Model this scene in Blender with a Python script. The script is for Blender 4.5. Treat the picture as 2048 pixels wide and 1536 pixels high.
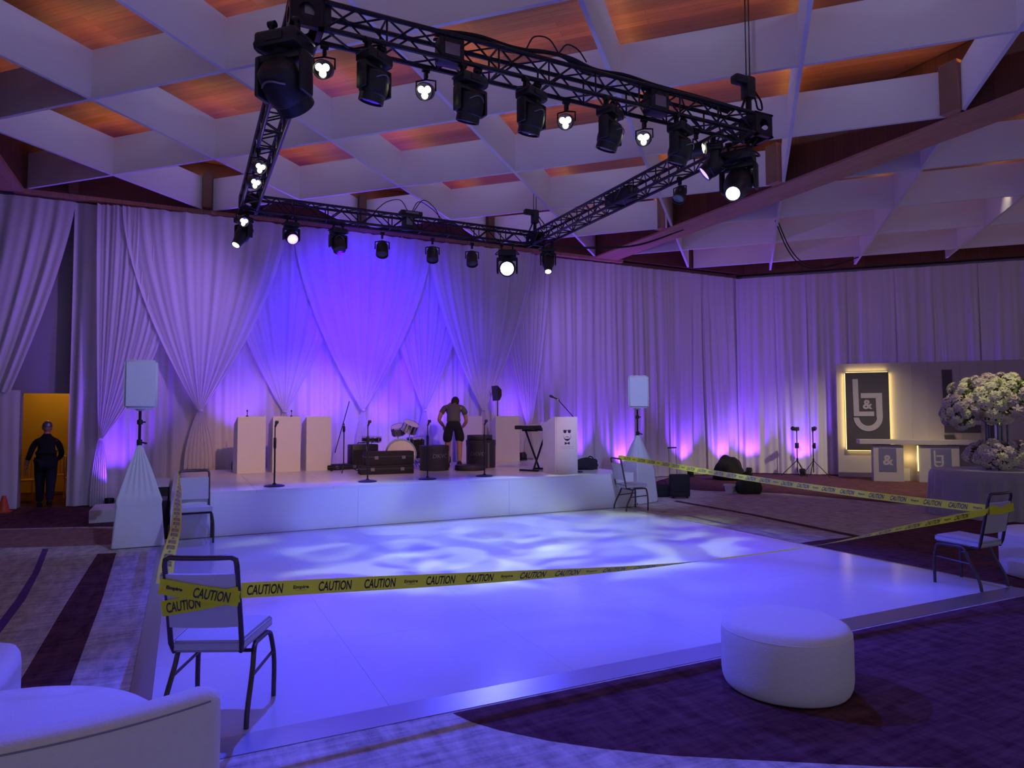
import bpy, bmesh, math, random
from mathutils import Vector, Matrix
for o in list(bpy.data.objects): bpy.data.objects.remove(o)
S = bpy.context.scene
C = S.collection
PI = math.pi
rnd = random.Random(7)

# ---------------------------------------------------------------- camera, world, exposure
cam = bpy.data.cameras.new('camera'); camo = bpy.data.objects.new('camera', cam); C.objects.link(camo)
YAW, PITCH, ROLL = 0.450795, 0.0490122, 0.002743
fwd = Vector((math.sin(YAW)*math.cos(PITCH), math.cos(YAW)*math.cos(PITCH), math.sin(PITCH)))
r0 = Vector((math.cos(YAW), -math.sin(YAW), 0)); d0 = -r0.cross(fwd)
rt = math.cos(ROLL)*r0 + math.sin(ROLL)*d0; dn = -math.sin(ROLL)*r0 + math.cos(ROLL)*d0
camo.matrix_world = Matrix(((rt.x, -dn.x, -fwd.x, 0), (rt.y, -dn.y, -fwd.y, 0), (rt.z, -dn.z, -fwd.z, 1.7), (0, 0, 0, 1)))
cam.sensor_fit = 'HORIZONTAL'; cam.sensor_width = 36; cam.lens = 1356.24/2048*36; cam.clip_end = 200; cam.clip_start = .05
S.camera = camo
S.view_settings.view_transform = 'Standard'; S.view_settings.look = 'None'
S.view_settings.gamma = 1; S.view_settings.use_curve_mapping = False; S.view_settings.exposure = 0.0
S.cycles.use_denoising = True; S.cycles.use_adaptive_sampling = True; S.cycles.adaptive_threshold = .02
S.cycles.max_bounces = 5; S.cycles.diffuse_bounces = 3; S.cycles.glossy_bounces = 2; S.cycles.transmission_bounces = 3
S.cycles.transparent_max_bounces = 6; S.cycles.sample_clamp_indirect = 4; S.cycles.caustics_reflective = False; S.cycles.caustics_refractive = False
W = bpy.data.worlds.new('World'); S.world = W; W.use_nodes = True
W.node_tree.nodes['Background'].inputs[0].default_value = (.33, .33, .52, 1)
W.node_tree.nodes['Background'].inputs[1].default_value = .62

def light(name, kind, loc, target, power, color, size=None, blend=.3, radius=.06, parent=None, shape=None, gobo=None, spec=1.0):
    L = bpy.data.lights.new(name, kind); L.energy = power; L.color = color
    if kind == 'SPOT': L.spot_size = math.radians(size); L.spot_blend = blend; L.shadow_soft_size = radius
    elif kind == 'POINT': L.shadow_soft_size = radius
    elif kind == 'AREA':
        L.shape = 'RECTANGLE'; L.size, L.size_y = shape
    L.specular_factor = spec
    o = bpy.data.objects.new(name, L); C.objects.link(o)
    o.location = loc
    d = Vector(target) - Vector(loc); o.rotation_euler = d.to_track_quat('-Z', 'Y').to_euler()
    if gobo:
        L.use_nodes = True; nt = L.node_tree; N = nt.nodes; K = nt.links
        em = N['Emission']
        ge = N.new('ShaderNodeNewGeometry'); vt = N.new('ShaderNodeVectorTransform'); vt.vector_type = 'VECTOR'; vt.convert_from = 'WORLD'; vt.convert_to = 'OBJECT'
        K.new(ge.outputs['Incoming'], vt.inputs[0])
        sp = N.new('ShaderNodeSeparateXYZ'); K.new(vt.outputs[0], sp.inputs[0])
        cb = N.new('ShaderNodeCombineXYZ')
        for i, ax in enumerate('XY'):
            dv = N.new('ShaderNodeMath'); dv.operation = 'DIVIDE'; K.new(sp.outputs[ax], dv.inputs[0]); K.new(sp.outputs['Z'], dv.inputs[1]); K.new(dv.outputs[0], cb.inputs[i])
        cb.inputs[2].default_value = gobo[1]
        nz = N.new('ShaderNodeTexNoise'); nz.inputs['Scale'].default_value = gobo[0]; nz.inputs['Detail'].default_value = 0.5
        nz.inputs['Distortion'].default_value = gobo[2]
        K.new(cb.outputs[0], nz.inputs['Vector'])
        rp = N.new('ShaderNodeMapRange'); rp.inputs[1].default_value = .47; rp.inputs[2].default_value = .60; rp.inputs[3].default_value = gobo[3]; rp.inputs[4].default_value = 1.0
        K.new(nz.outputs[0], rp.inputs[0]); K.new(rp.outputs[0], em.inputs['Strength'])
    return o

# fill spots added under the planks in each coffer to brighten fins and room
COFFER_FILL = 5.8
for ka in range(-5, 14):
    for kb in range(-6, 8):
        a_ = -8.49+2.30*(ka+.5); b_ = 6.75+2.30*(kb+.5); x_ = (a_+b_)*math.sqrt(.5); y_ = (b_-a_)*math.sqrt(.5)
        if (-2.2 < x_ < 9.4 or 11.6 < x_ < 19) and -1 < y_ < 14.9 and x_+y_ < 30:
            light('coffer_fill_spot', 'SPOT', (x_, y_, 7.09), (x_, y_, 0), COFFER_FILL*(1 if x_ < 10 else .36), (.57, .60, 1.0), 178, .12, .03)

# ---------------------------------------------------------------- materials
def mat(name, col, rough=.6, metal=0., noise=None, bump=None, emit=None, sheen=0., trans=0., spec=.5, coat=0.):
    m = bpy.data.materials.new(name); m.use_nodes = True; nt = m.node_tree; b = nt.nodes['Principled BSDF']
    b.inputs['Base Color'].default_value = (*col, 1); b.inputs['Roughness'].default_value = rough; b.inputs['Metallic'].default_value = metal
    b.inputs['Specular IOR Level'].default_value = spec
    if sheen: b.inputs['Sheen Weight'].default_value = sheen
    if coat: b.inputs['Coat Weight'].default_value = coat; b.inputs['Coat Roughness'].default_value = .05
    if emit: b.inputs['Emission Color'].default_value = (*emit[0], 1); b.inputs['Emission Strength'].default_value = emit[1]
    if noise or bump:
        tc = nt.nodes.new('ShaderNodeTexCoord')
        mp = nt.nodes.new('ShaderNodeMapping'); nt.links.new(tc.outputs['Object'], mp.inputs[0])
    if noise:  # (scale, amount, stretch)
        sc, am = noise[0], noise[1]; mp.inputs['Scale'].default_value = noise[2] if len(noise) > 2 else (1, 1, 1)
        n = nt.nodes.new('ShaderNodeTexNoise'); n.inputs['Scale'].default_value = sc; n.inputs['Detail'].default_value = 4
        nt.links.new(mp.outputs[0], n.inputs['Vector'])
        mx = nt.nodes.new('ShaderNodeMix'); mx.data_type = 'RGBA'
        mx.inputs[6].default_value = (*[c*(1-am) for c in col], 1); mx.inputs[7].default_value = (*[min(1, c*(1+am)) for c in col], 1)
        nt.links.new(n.outputs['Fac'], mx.inputs[0]); nt.links.new(mx.outputs[2], b.inputs['Base Color'])
    if bump:
        n2 = nt.nodes.new('ShaderNodeTexNoise'); n2.inputs['Scale'].default_value = bump[0]; nt.links.new(tc.outputs['Object'], n2.inputs['Vector'])
        bp = nt.nodes.new('ShaderNodeBump'); bp.inputs['Strength'].default_value = bump[1]; bp.inputs['Distance'].default_value = .01
        nt.links.new(n2.outputs['Fac'], bp.inputs['Height']); nt.links.new(bp.outputs[0], b.inputs['Normal'])
    if trans:
        tr = nt.nodes.new('ShaderNodeBsdfTranslucent'); tr.inputs[0].default_value = (*col, 1)
        ms = nt.nodes.new('ShaderNodeMixShader'); ms.inputs[0].default_value = trans
        out = nt.nodes['Material Output']
        nt.links.new(b.outputs[0], ms.inputs[1]); nt.links.new(tr.outputs[0], ms.inputs[2]); nt.links.new(ms.outputs[0], out.inputs[0])
    return m
def emat(name, col, s):
    m = bpy.data.materials.new(name); m.use_nodes = True; nt = m.node_tree; nt.nodes.clear()
    e = nt.nodes.new('ShaderNodeEmission'); e.inputs[0].default_value = (*col, 1); e.inputs[1].default_value = s
    nz = nt.nodes.new('ShaderNodeOutputMaterial'); nt.links.new(e.outputs[0], nz.inputs[0]); return m

def carpet_mat(name, c1, c2):
    m = bpy.data.materials.new(name); m.use_nodes = True; nt = m.node_tree; b = nt.nodes['Principled BSDF']; K = nt.links
    b.inputs['Roughness'].default_value = .95; b.inputs['Specular IOR Level'].default_value = .1
    tc = nt.nodes.new('ShaderNodeTexCoord')
    fac = None
    for sx, sy, sc in ((1, 6, 3.0), (5, 1.2, 2.2)):
        mp = nt.nodes.new('ShaderNodeMapping'); mp.inputs['Scale'].default_value = (sx, sy, 1); K.new(tc.outputs['Object'], mp.inputs[0])
        n = nt.nodes.new('ShaderNodeTexNoise'); n.inputs['Scale'].default_value = sc; n.inputs['Detail'].default_value = 5; n.inputs['Roughness'].default_value = .65; K.new(mp.outputs[0], n.inputs['Vector'])
        if fac is None: fac = n.outputs['Fac']
        else:
            a = nt.nodes.new('ShaderNodeMath'); a.operation = 'ADD'; K.new(fac, a.inputs[0]); K.new(n.outputs['Fac'], a.inputs[1]); fac = a.outputs[0]
    mr = nt.nodes.new('ShaderNodeMapRange'); mr.inputs[1].default_value = .75; mr.inputs[2].default_value = 1.25; K.new(fac, mr.inputs[0])
    mx = nt.nodes.new('ShaderNodeMix'); mx.data_type = 'RGBA'; mx.inputs[6].default_value = (*c1, 1); mx.inputs[7].default_value = (*c2, 1)
    K.new(mr.outputs[0], mx.inputs[0]); K.new(mx.outputs[2], b.inputs['Base Color'])
    n2 = nt.nodes.new('ShaderNodeTexNoise'); n2.inputs['Scale'].default_value = 120; K.new(tc.outputs['Object'], n2.inputs['Vector'])
    bp = nt.nodes.new('ShaderNodeBump'); bp.inputs['Strength'].default_value = .3; bp.inputs['Distance'].default_value = .004; K.new(n2.outputs['Fac'], bp.inputs['Height']); K.new(bp.outputs[0], b.inputs['Normal'])
    return m
def wood_mat(name, c1, c2, rot, pw=.12, rough=.45):
    m = bpy.data.materials.new(name); m.use_nodes = True; nt = m.node_tree; b = nt.nodes['Principled BSDF']; K = nt.links
    b.inputs['Roughness'].default_value = rough
    tc = nt.nodes.new('ShaderNodeTexCoord'); mp = nt.nodes.new('ShaderNodeMapping'); mp.inputs['Rotation'].default_value = (0, 0, rot); K.new(tc.outputs['Object'], mp.inputs[0])
    br = nt.nodes.new('ShaderNodeTexBrick'); br.inputs['Scale'].default_value = 1; br.inputs['Brick Width'].default_value = 2.4; br.inputs['Row Height'].default_value = pw; br.inputs['Mortar Size'].default_value = .003
    br.inputs['Color1'].default_value = (*c1, 1); br.inputs['Color2'].default_value = (*c2, 1); br.inputs['Mortar'].default_value = (*[c*.4 for c in c1], 1); br.inputs['Bias'].default_value = 0
    K.new(mp.outputs[0], br.inputs['Vector'])
    m2 = nt.nodes.new('ShaderNodeMapping'); m2.inputs['Scale'].default_value = (1, 14, 1); K.new(mp.outputs[0], m2.inputs[0])
    n = nt.nodes.new('ShaderNodeTexNoise'); n.inputs['Scale'].default_value = 3; n.inputs['Detail'].default_value = 5; K.new(m2.outputs[0], n.inputs['Vector'])
    mr = nt.nodes.new('ShaderNodeMapRange'); mr.inputs[3].default_value = .65; mr.inputs[4].default_value = 1.3; K.new(n.outputs['Fac'], mr.inputs[0])
    mx = nt.nodes.new('ShaderNodeMix'); mx.data_type = 'RGBA'; mx.blend_type = 'MULTIPLY'; mx.inputs[0].default_value = 1
    K.new(br.outputs['Color'], mx.inputs[6]); K.new(mr.outputs[0], mx.inputs[7]); K.new(mx.outputs[2], b.inputs['Base Color'])
    return m

M = {}
M['carpet'] = carpet_mat('grey_carpet', (.30, .275, .26), (.70, .65, .60))
M['burg'] = carpet_mat('burgundy_carpet', (.05, .016, .026), (.15, .065, .078))
M['tan'] = carpet_mat('rose_carpet', (.20, .11, .10), (.36, .21, .19))
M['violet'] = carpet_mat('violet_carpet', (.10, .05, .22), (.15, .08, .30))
M['gloss'] = mat('white_gloss_panel', (.58, .58, .60), .16, noise=(3, .03), spec=.5)
M['trim'] = mat('brushed_aluminium', (.42, .41, .43), .33, .9, noise=(8, .15, (1, 30, 1)))
M['stage'] = mat('stage_white', (.80, .79, .80), .22, noise=(4, .03), spec=.45)
M['stagef'] = mat('stage_fascia', (.80, .80, .82), .5, noise=(3, .03))
M['fin'] = mat('painted_fin', (.80, .78, .81), .7, noise=(2, .03), bump=(60, .1))
M['wood'] = wood_mat('cedar_planks', (.42, .17, .075), (.30, .11, .05), PI/4)
M['wood_dark'] = wood_mat('walnut_fascia', (.16, .062, .032), (.11, .04, .022), 0, .2, .5)
M['wood_sof'] = wood_mat('lit_wood_soffit', (.56, .29, .19), (.50, .25, .16), PI/2, .3, .5)  # paler than the fascia: light from below is put into the colour
M['wall'] = mat('grey_wall', (.36, .34, .37), .8, noise=(3, .06))
M['drape'] = mat('white_drape', (.80, .77, .80), .75, noise=(40, .05), sheen=.3, trans=.12)
M['sheer'] = mat('sheer_drape', (.82, .79, .84), .7, noise=(40, .05), sheen=.3, trans=.3)
M['blk'] = mat('black_plastic', (.014, .014, .017), .45, noise=(30, .3))
M['blkm'] = mat('black_metal', (.022, .021, .026), .38, .6, noise=(30, .3))
M['truss'] = mat('black_truss', (.03, .028, .036), .34, .7, noise=(20, .3))
M['blkf'] = mat('black_fabric', (.02, .019, .024), .95, noise=(50, .3), bump=(80, .3))
M['case'] = mat('case_charcoal', (.035, .032, .042), .6, noise=(14, .3))
M['rim'] = mat('grey_metal_trim', (.25, .24, .26), .4, .8, noise=(10, .2))
M['chrome'] = mat('chrome', (.75, .75, .76), .15, 1., noise=(8, .05))
M['frame'] = mat('bronze_chair_frame', (.095, .07, .075), .34, .75, noise=(20, .15))
M['vinyl'] = mat('pale_vinyl', (.52, .50, .54), .55, noise=(60, .06), bump=(150, .1))
M['white'] = mat('white_laminate', (.78, .76, .77), .45, noise=(5, .03))
M['stretch'] = mat('white_stretch_cloth', (.76, .76, .78), .8, noise=(20, .05), sheen=.2, trans=.08)
M['uph'] = mat('white_boucle', (.74, .72, .74), .9, noise=(40, .06), bump=(140, .25), sheen=.3)
M['tape'] = mat('yellow_tape', (.86, .88, .03), .55, noise=(6, .05), trans=.3, spec=.2)
M['ink'] = mat('black_ink', (.015, .014, .012), .5, noise=(20, .2))
M['inkb'] = mat('navy_ink', (.02, .015, .06), .5, noise=(20, .2))
M['inkg'] = mat('grey_ink', (.25, .24, .34), .6, noise=(20, .2))
M['panel'] = mat('grey_backdrop_panel', (.40, .37, .37), .6, noise=(3, .05))
M['board'] = mat('charcoal_board', (.055, .05, .062), .6, noise=(10, .15))
M['letter'] = mat('grey_letter', (.38, .36, .39), .6, noise=(10, .06))
M['blueboard'] = mat('slate_blue_board', (.13, .125, .25), .6, noise=(10, .1))
M['petal'] = mat('cream_petal', (.78, .76, .58), .8, noise=(9, .22), trans=.25)
M['petalp'] = mat('blush_petal', (.66, .55, .60), .8, noise=(9, .2), trans=.25)
M['leaf'] = mat('leaf_green', (.12, .17, .05), .7, noise=(12, .3))
M['cloth'] = mat('grey_satin_cloth', (.36, .34, .38), .45, noise=(10, .1), sheen=.4)
M['skin'] = mat('skin', (.52, .27, .19), .55, noise=(20, .06))
M['hair'] = mat('dark_hair', (.02, .014, .012), .7, noise=(60, .3))
M['shirt'] = mat('olive_grey_shirt', (.12, .115, .095), .9, noise=(50, .1))
M['navy'] = mat('dark_navy_cloth', (.012, .012, .022), .9, noise=(50, .2))
M['blackcloth'] = mat('black_work_clothes', (.008, .008, .010), .9, noise=(50, .2))
M['shoe'] = mat('shoe', (.03, .012, .02), .6, noise=(30, .2))
M['orange'] = mat('orange_cone', (.72, .10, .03), .5, noise=(10, .1))
M['gold'] = mat('gold_metal', (.75, .50, .15), .3, .8, noise=(10, .1))
M['yellowwall'] = mat('ochre_wall', (.62, .38, .06), .8, noise=(3, .08))
M['speaker_disc'] = mat('ivory_grille', (.80, .70, .60), .6, noise=(60, .1))
M['glass'] = mat('lamp_glass', (.05, .06, .10), .08, noise=(10, .2), spec=.8)
M['green'] = mat('olive_canvas', (.035, .045, .03), .9, noise=(20, .3))
M['drumhead'] = mat('drum_head', (.72, .66, .64), .5, noise=(10, .05))
M['e_white'] = emat('lit_white_lens', (1, .98, .9), 9)
M['e_warm'] = emat('lit_warm_lens', (1, .93, .68), 8)
M['e_blue'] = emat('lit_blue_lens', (.16, .10, 1), 7)
M['e_bluew'] = emat('lit_bluewhite_lens', (.72, .66, 1), 14)
M['e_purple'] = emat('lit_purple_lens', (.70, .45, 1), 5)
M['e_led'] = emat('warm_led_strip', (1, .72, .22), 3.0)
M['e_red'] = emat('red_indicator', (1, .05, .02), 2)
M['e_down'] = emat('downlight_glow', (1, .72, .55), .9)

# ---------------------------------------------------------------- mesh helpers
def nb(): return bmesh.new()
def merge(bm, tb, T=None):
    if T is not None: bmesh.ops.transform(tb, matrix=T, verts=tb.verts)
    me = bpy.data.meshes.new('t'); tb.to_mesh(me); tb.free(); bm.from_mesh(me); bpy.data.meshes.remove(me); return bm
def box(bm, c, s, bev=0., T=None, seg=2, rz=0.):
    tb = bmesh.new(); bmesh.ops.create_cube(tb, size=1); bmesh.ops.scale(tb, vec=s, verts=tb.verts)
    if bev: bmesh.ops.bevel(tb, geom=list(tb.edges), offset=bev, segments=seg, affect='EDGES', profile=.5)
    X = Matrix.Translation(c) @ Matrix.Rotation(rz, 4, 'Z')
    return merge(bm, tb, (T @ X) if T is not None else X)
def tube(bm, pts, r, seg=8, cap=True, T=None, closed=False):
    pts = [Vector(p) for p in pts]; n = len(pts); rs = r if isinstance(r, (list, tuple)) else [r]*n
    rings = []; up = None
    for i, p in enumerate(pts):
        if closed: t = pts[(i+1) % n]-pts[i-1]
        else: t = (pts[min(i+1, n-1)]-pts[max(i-1, 0)])
        if t.length < 1e-9: t = Vector((0, 0, 1))
        t.normalize()
        if up is None: up = Vector((0, 0, 1)) if abs(t.z) < .9 else Vector((1, 0, 0))
        a = up - t*up.dot(t)
        if a.length < 1e-6: a = t.orthogonal()
        a.normalize(); b = t.cross(a); up = a
        ring = []
        for k in range(seg):
            q = p + (a*math.cos(2*PI*k/seg)+b*math.sin(2*PI*k/seg))*rs[i]
            ring.append(bm.verts.new((T @ q) if T is not None else q))
        rings.append(ring)
    m = n if closed else n-1
    for i in range(m):
        A, B = rings[i], rings[(i+1) % n]
        for k in range(seg): bm.faces.new((A[k], A[(k+1) % seg], B[(k+1) % seg], B[k]))
    if cap and not closed:
        bm.faces.new(rings[0][::-1]); bm.faces.new(rings[-1])
    return bm
def lathe(bm, prof, seg=24, T=None, cap=True):
    rings = []
    for r, z in prof:
        ring = []
        for k in range(seg):
            v = Vector((r*math.cos(2*PI*k/seg), r*math.sin(2*PI*k/seg), z)); ring.append(bm.verts.new((T @ v) if T is not None else v))
        rings.append(ring)
    for A, B in zip(rings, rings[1:]):
        for k in range(seg): bm.faces.new((A[k], A[(k+1) % seg], B[(k+1) % seg], B[k]))
    if cap:
        if prof[0][0] > 1e-4: bm.faces.new(rings[0][::-1])
        if prof[-1][0] > 1e-4: bm.faces.new(rings[-1])
    return bm
def prism(bm, poly, d, T=None):
    """polygon in XZ plane extruded along +y by d"""
    f = [bm.verts.new((T @ Vector((x, 0, z))) if T is not None else (x, 0, z)) for x, z in poly]
    b = [bm.verts.new((T @ Vector((x, d, z))) if T is not None else (x, d, z)) for x, z in poly]
    n = len(poly); bm.faces.new(f); bm.faces.new(b[::-1])
    for i in range(n): bm.faces.new((f[i], b[i], b[(i+1) % n], f[(i+1) % n]))
    return bm
def quad(bm, *ps): bm.faces.new([bm.verts.new(p) for p in ps]); return bm
def obj(name, bm, m, parent=None, smooth=False, angle=40):
    bmesh.ops.recalc_face_normals(bm, faces=bm.faces)
    me = bpy.data.meshes.new(name); bm.to_mesh(me); bm.free()
    for k in (m if isinstance(m, (list, tuple)) else [m]): me.materials.append(k)
    if smooth:
        for p in me.polygons: p.use_smooth = True
        if angle < 180: me.set_sharp_from_angle(angle=math.radians(angle))
    o = bpy.data.objects.new(name, me); C.objects.link(o)
    if parent is not None: o.parent = parent
    return o
def thing(name, label, cat, loc=(0, 0, 0), rz=0., group=None):
    o = bpy.data.objects.new(name, None); C.objects.link(o); o.location = loc; o.rotation_euler = (0, 0, rz); o.empty_display_size = .1
    o['label'] = label; o['category'] = cat
    if group: o['group'] = group
    return o
def tag(o, label, cat, group=None, kind=None):
    o['label'] = label; o['category'] = cat
    if group: o['group'] = group
    if kind: o['kind'] = kind
    return o
def struct(name, bm, m, smooth=False):
    o = obj(name, bm, m, None, smooth); o['kind'] = 'structure'; return o
def dup(root, loc, rz, label=None, group=None):
    r = root.copy(); C.objects.link(r); r.location = loc; r.rotation_euler = (0, 0, rz)
    if label: r['label'] = label
    if group: r['group'] = group
    for ch in list(root.children):
        c = ch.copy(); C.objects.link(c); c.parent = r
        for g in list(ch.children):
            d = g.copy(); C.objects.link(d); d.parent = c
    return r
def bez(p, n=12):
    """smooth polyline through points (cubic Hermite on chord length)"""
    P = [Vector(q) for q in p]; m = len(P); D = [(b-a).length+1e-9 for a, b in zip(P, P[1:])]; Tn = []
    for k in range(m):
        if k == 0: Tn.append((P[1]-P[0])/D[0])
        elif k == m-1: Tn.append((P[-1]-P[-2])/D[-1])
        else: Tn.append(((P[k+1]-P[k])/D[k]*D[k-1]+(P[k]-P[k-1])/D[k-1]*D[k])/(D[k]+D[k-1]))
    out = []
    for k in range(m-1):
        for q in range(n):
            t = q/n; out.append(P[k]*(2*t**3-3*t*t+1)+Tn[k]*D[k]*(t**3-2*t*t+t)+P[k+1]*(3*t*t-2*t**3)+Tn[k+1]*D[k]*(t**3-t*t))
    out.append(P[-1]); return out
def text_bm(s, size, shear=0., sx=1., bold=0.):
    cu = bpy.data.curves.new('t', 'FONT'); cu.body = s; cu.size = size; cu.shear = shear; cu.resolution_u = 3; cu.align_x = 'CENTER'; cu.align_y = 'CENTER'; cu.offset = bold
    o = bpy.data.objects.new('t', cu); C.objects.link(o); dg = bpy.context.evaluated_depsgraph_get()
    me = bpy.data.meshes.new_from_object(o.evaluated_get(dg)); bm = bmesh.new(); bm.from_mesh(me)
    bpy.data.objects.remove(o); bpy.data.curves.remove(cu); bpy.data.meshes.remove(me)
    bmesh.ops.scale(bm, vec=(sx, 1, 1), verts=bm.verts); return bm
def frameT(o, x, z, y=None):
    """matrix from origin and x, z axes"""
    x = Vector(x).normalized(); z = Vector(z).normalized(); y = z.cross(x)
    return Matrix(((x.x, y.x, z.x, o[0]), (x.y, y.y, z.y, o[1]), (x.z, y.z, z.z, o[2]), (0, 0, 0, 1)))
def aim(d):
    return Vector(d).to_track_quat('Z', 'Y').to_matrix().to_4x4()

FL = -.018   # carpet level (the dance floor panels stand on it, their top at 0)
ST = .64     # stage deck level
FB, FT, CW = 6.10, 6.78, 7.12   # fin bottom, fin top, plank ceiling
R2 = math.sqrt(.5)
WC = Vector((15.35, 15.75, 0)); E1 = Vector((R2, -R2, 0)); E2 = Vector((-R2, -R2, 0))   # corner of stage wall and angled right wall
def wallp(s, n, z): return WC + E1*s + E2*n + Vector((0, 0, z))

# ---------------------------------------------------------------- setting: floor, walls, ceiling
bm = nb(); quad(bm, (-9, -6, FL), (30, -6, FL), (30, 22, FL), (-9, 22, FL))
def patch(bm, pts, mi, dz=.0015):
    f = bm.faces.new([bm.verts.new((x, y, FL+dz)) for x, y in pts]); f.material_index = mi
patch(bm, [(-.95, 10.13), (-.74, 10.09), (-.66, 7.5), (-.62, 5.0), (-.6, 3.2), (-1.0, 3.2), (-.93, 5.4), (-.95, 7.6)], 1)
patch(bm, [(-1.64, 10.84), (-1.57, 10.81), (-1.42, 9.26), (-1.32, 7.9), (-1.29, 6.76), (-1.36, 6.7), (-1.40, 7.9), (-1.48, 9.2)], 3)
patch(bm, [(-6, 14), (-1.6, 12.7), (-.2, 12.0), (-.2, 10.7), (-1.2, 10.85), (-2.2, 11.18), (-6, 11.6)], 2)
patch(bm, [(-8, 21), (-8, 14.6), (-3.2, 13.3), (-1.45, 12.75), (-.2, 12.2), (-.2, 15.9), (-2.0, 15.9), (-2.0, 21)], 1)
arc = [(1.44, 3.78), (1.5, 3.62), (1.6, 3.46), (1.78, 3.24), (1.98, 3.05), (2.26, 2.83), (2.59, 2.62), (3.1, 2.3), (3.71, 1.96), (4.6, 1.5), (6, .6), (9, -1), (14, -2), (14, 6.9), (10.97, 7.14), (8.76, 6.67), (7.99, 6.7), (7.47, 6.67), (7.47, 3.78)]
patch(bm, arc, 1)
patch(bm, [(9.0, 11.1), (9.14, 11.13), (9.07, 8.99), (8.86, 7.25), (8.78, 6.62), (8.62, 6.62), (8.70, 7.25), (8.93, 8.99)], 1, .003)
patch(bm, [(14, 7), (20, 9), (18, 16), (13, 15.9), (10.3, 13.9), (10.9, 12.3), (12.1, 11.1), (12.6, 9)], 1)
struct('floor', bm, [M['carpet'], M['burg'], M['tan'], M['violet']])

bm = nb()   # stage wall with the doorway
for x0, x1, z0, z1 in ((-8, -2.84, FL, CW), (-2.84, -2.0, 2.2, CW), (-2.0, 16.2, FL, CW)):
    box(bm, ((x0+x1)/2, 16.12, (z0+z1)/2), (x1-x0, .16, z1-z0))
struct('wall_back', bm, M['wall'])
bm = nb(); T = frameT(wallp(0, 0, 0), E1, (0, 0, 1))
box(bm, (7, .40, 3.43), (15, .16, 6.9), T=T); struct('wall_right', bm, M['wall'])
bm = nb(); box(bm, (-5.0, 10.6, 3.43), (.16, 11.0, 6.9)); struct('wall_left', bm, M['wall'])
bm = nb(); box(bm, (10, 6.5, CW+.05), (42, 27, .1)); struct('ceiling', bm, M['wood'])
bm = nb()   # room behind the doorway
box(bm, (-2.6, 19.2, 1.5), (6, .1, 3.2)); box(bm, (-4.6, 17.7, 1.5), (.1, 3.0, 3.2)); box(bm, (-.6, 17.7, 1.5), (.1, 3.0, 3.2)); box(bm, (-2.6, 17.7, 3.1), (4, 3, .1))
struct('wall_doorway_room', bm, M['yellowwall'])
light('doorway_room_lamp', 'POINT', (-2.6, 18.2, 2.7), (0, 0, 0), 17, (1, .64, .18), radius=.15)

# wood perimeter: soffits, fascias, the big beam
n_trim = [0]
def trim(bm, m):
    n_trim[0] += 1; return struct('trim_%d' % n_trim[0], bm, m)
bm = nb(); box(bm, (4, 15.8, 6.06), (14.0, .48, .08)); trim(bm, M['wood_sof'])
bm = nb(); box(bm, (6, 15.66, 6.6), (20, .18, 1.0)); trim(bm, M['wood_dark'])
bm = nb(); box(bm, (-3.05, 9.5, 6.06), (.44, 12.2, .08)); trim(bm, M['wood_sof'])
bm = nb(); box(bm, (-2.95, 9.5, 6.6), (.2, 12.2, 1.0)); trim(bm, M['wood_dark'])
bm = nb(); box(bm, (10.44, 6.2, 6.08), (.72, 19, .04)); trim(bm, M['wood_sof'])
bm = nb(); box(bm, (10.44, 6.2, 6.6), (.66, 19, 1.0)); trim(bm, M['wood_dark'])
bm = nb(); box(bm, (7, .15, 6.58), (15, .3, 1.0), T=T); trim(bm, M['wood_dark'])
bm = nb(); box(bm, (13.0, 15.86, 6.02), (4.6, .36, .08)); trim(bm, M['wood_dark'])
for px in (.36, 3.63, 6.87, -2.0):
    bm = nb(); box(bm, (px, 15.46, 6.47), (.17, .24, .74)); trim(bm, M['wood_dark'])
for py in (12.62, 9.2, 5.9):
    bm = nb(); box(bm, (10.0, py, 6.47), (.2, .26, .74)); trim(bm, M['wood_sof'])

# painted ceiling fins, two directions at 45 degrees, clipped to each bay
def clip_line(p, d, planes):
    t0, t1 = -60., 60.
    for nx, ny, c in planes:       # keep nx*x+ny*y <= c
        den = nx*d[0]+ny*d[1]; num = c-(nx*p[0]+ny*p[1])
        if abs(den) < 1e-9:
            if num < 0: return None
        elif den > 0: t1 = min(t1, num/den)
        else: t0 = max(t0, num/den)
    return (t0, t1) if t1-t0 > .3 else None
bayA = [(-1, 0, 2.83), (1, 0, 10.08), (0, 1, 15.56), (0, -1, 2.5)]
cr = WC + E2*.3
bayB = [(-1, 0, -10.80), (0, 1, 15.56), (R2, R2, R2*(cr.x+cr.y)), (1, 0, 26), (0, -1, 1.0)]
TH = .055
for bay in (bayA, bayB):
    for fam in (0, 1):
        for k in range(-9, 16):
            if fam == 0: p = (R2*(-8.49+2.30*k), -R2*(-8.49+2.30*k)); d = (R2, R2)      # a = const lines
            else: p = (R2*(6.75+2.30*k), R2*(6.75+2.30*k)); d = (R2, -R2)               # b = const lines
            c = clip_line(p, d, bay)
            if not c: continue
            A = Vector((p[0]+d[0]*c[0], p[1]+d[1]*c[0], 0)); L = c[1]-c[0]
            Tm = frameT(A, (d[0], d[1], 0), (0, 0, 1)); bm = nb()
            off = .0006*(fam)
            box(bm, (L/2, 0, (FB+FT)/2+off), (L-.02, TH, FT-FB), T=Tm)
            trim(bm, M['fin'])
            # cove strip on top of the fin washing the planks
            if True:
                mid = A + Vector((d[0], d[1], 0))*(L/2)
                lo = light('fin_cove_light', 'AREA', (mid.x, mid.y, FT+.006), (mid.x, mid.y, FT+1), 0.75*L, (1, .50, .13), shape=(.03, L*.98))
                lo.rotation_euler = (PI, 0, math.atan2(d[1], d[0])-PI/2)

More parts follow.
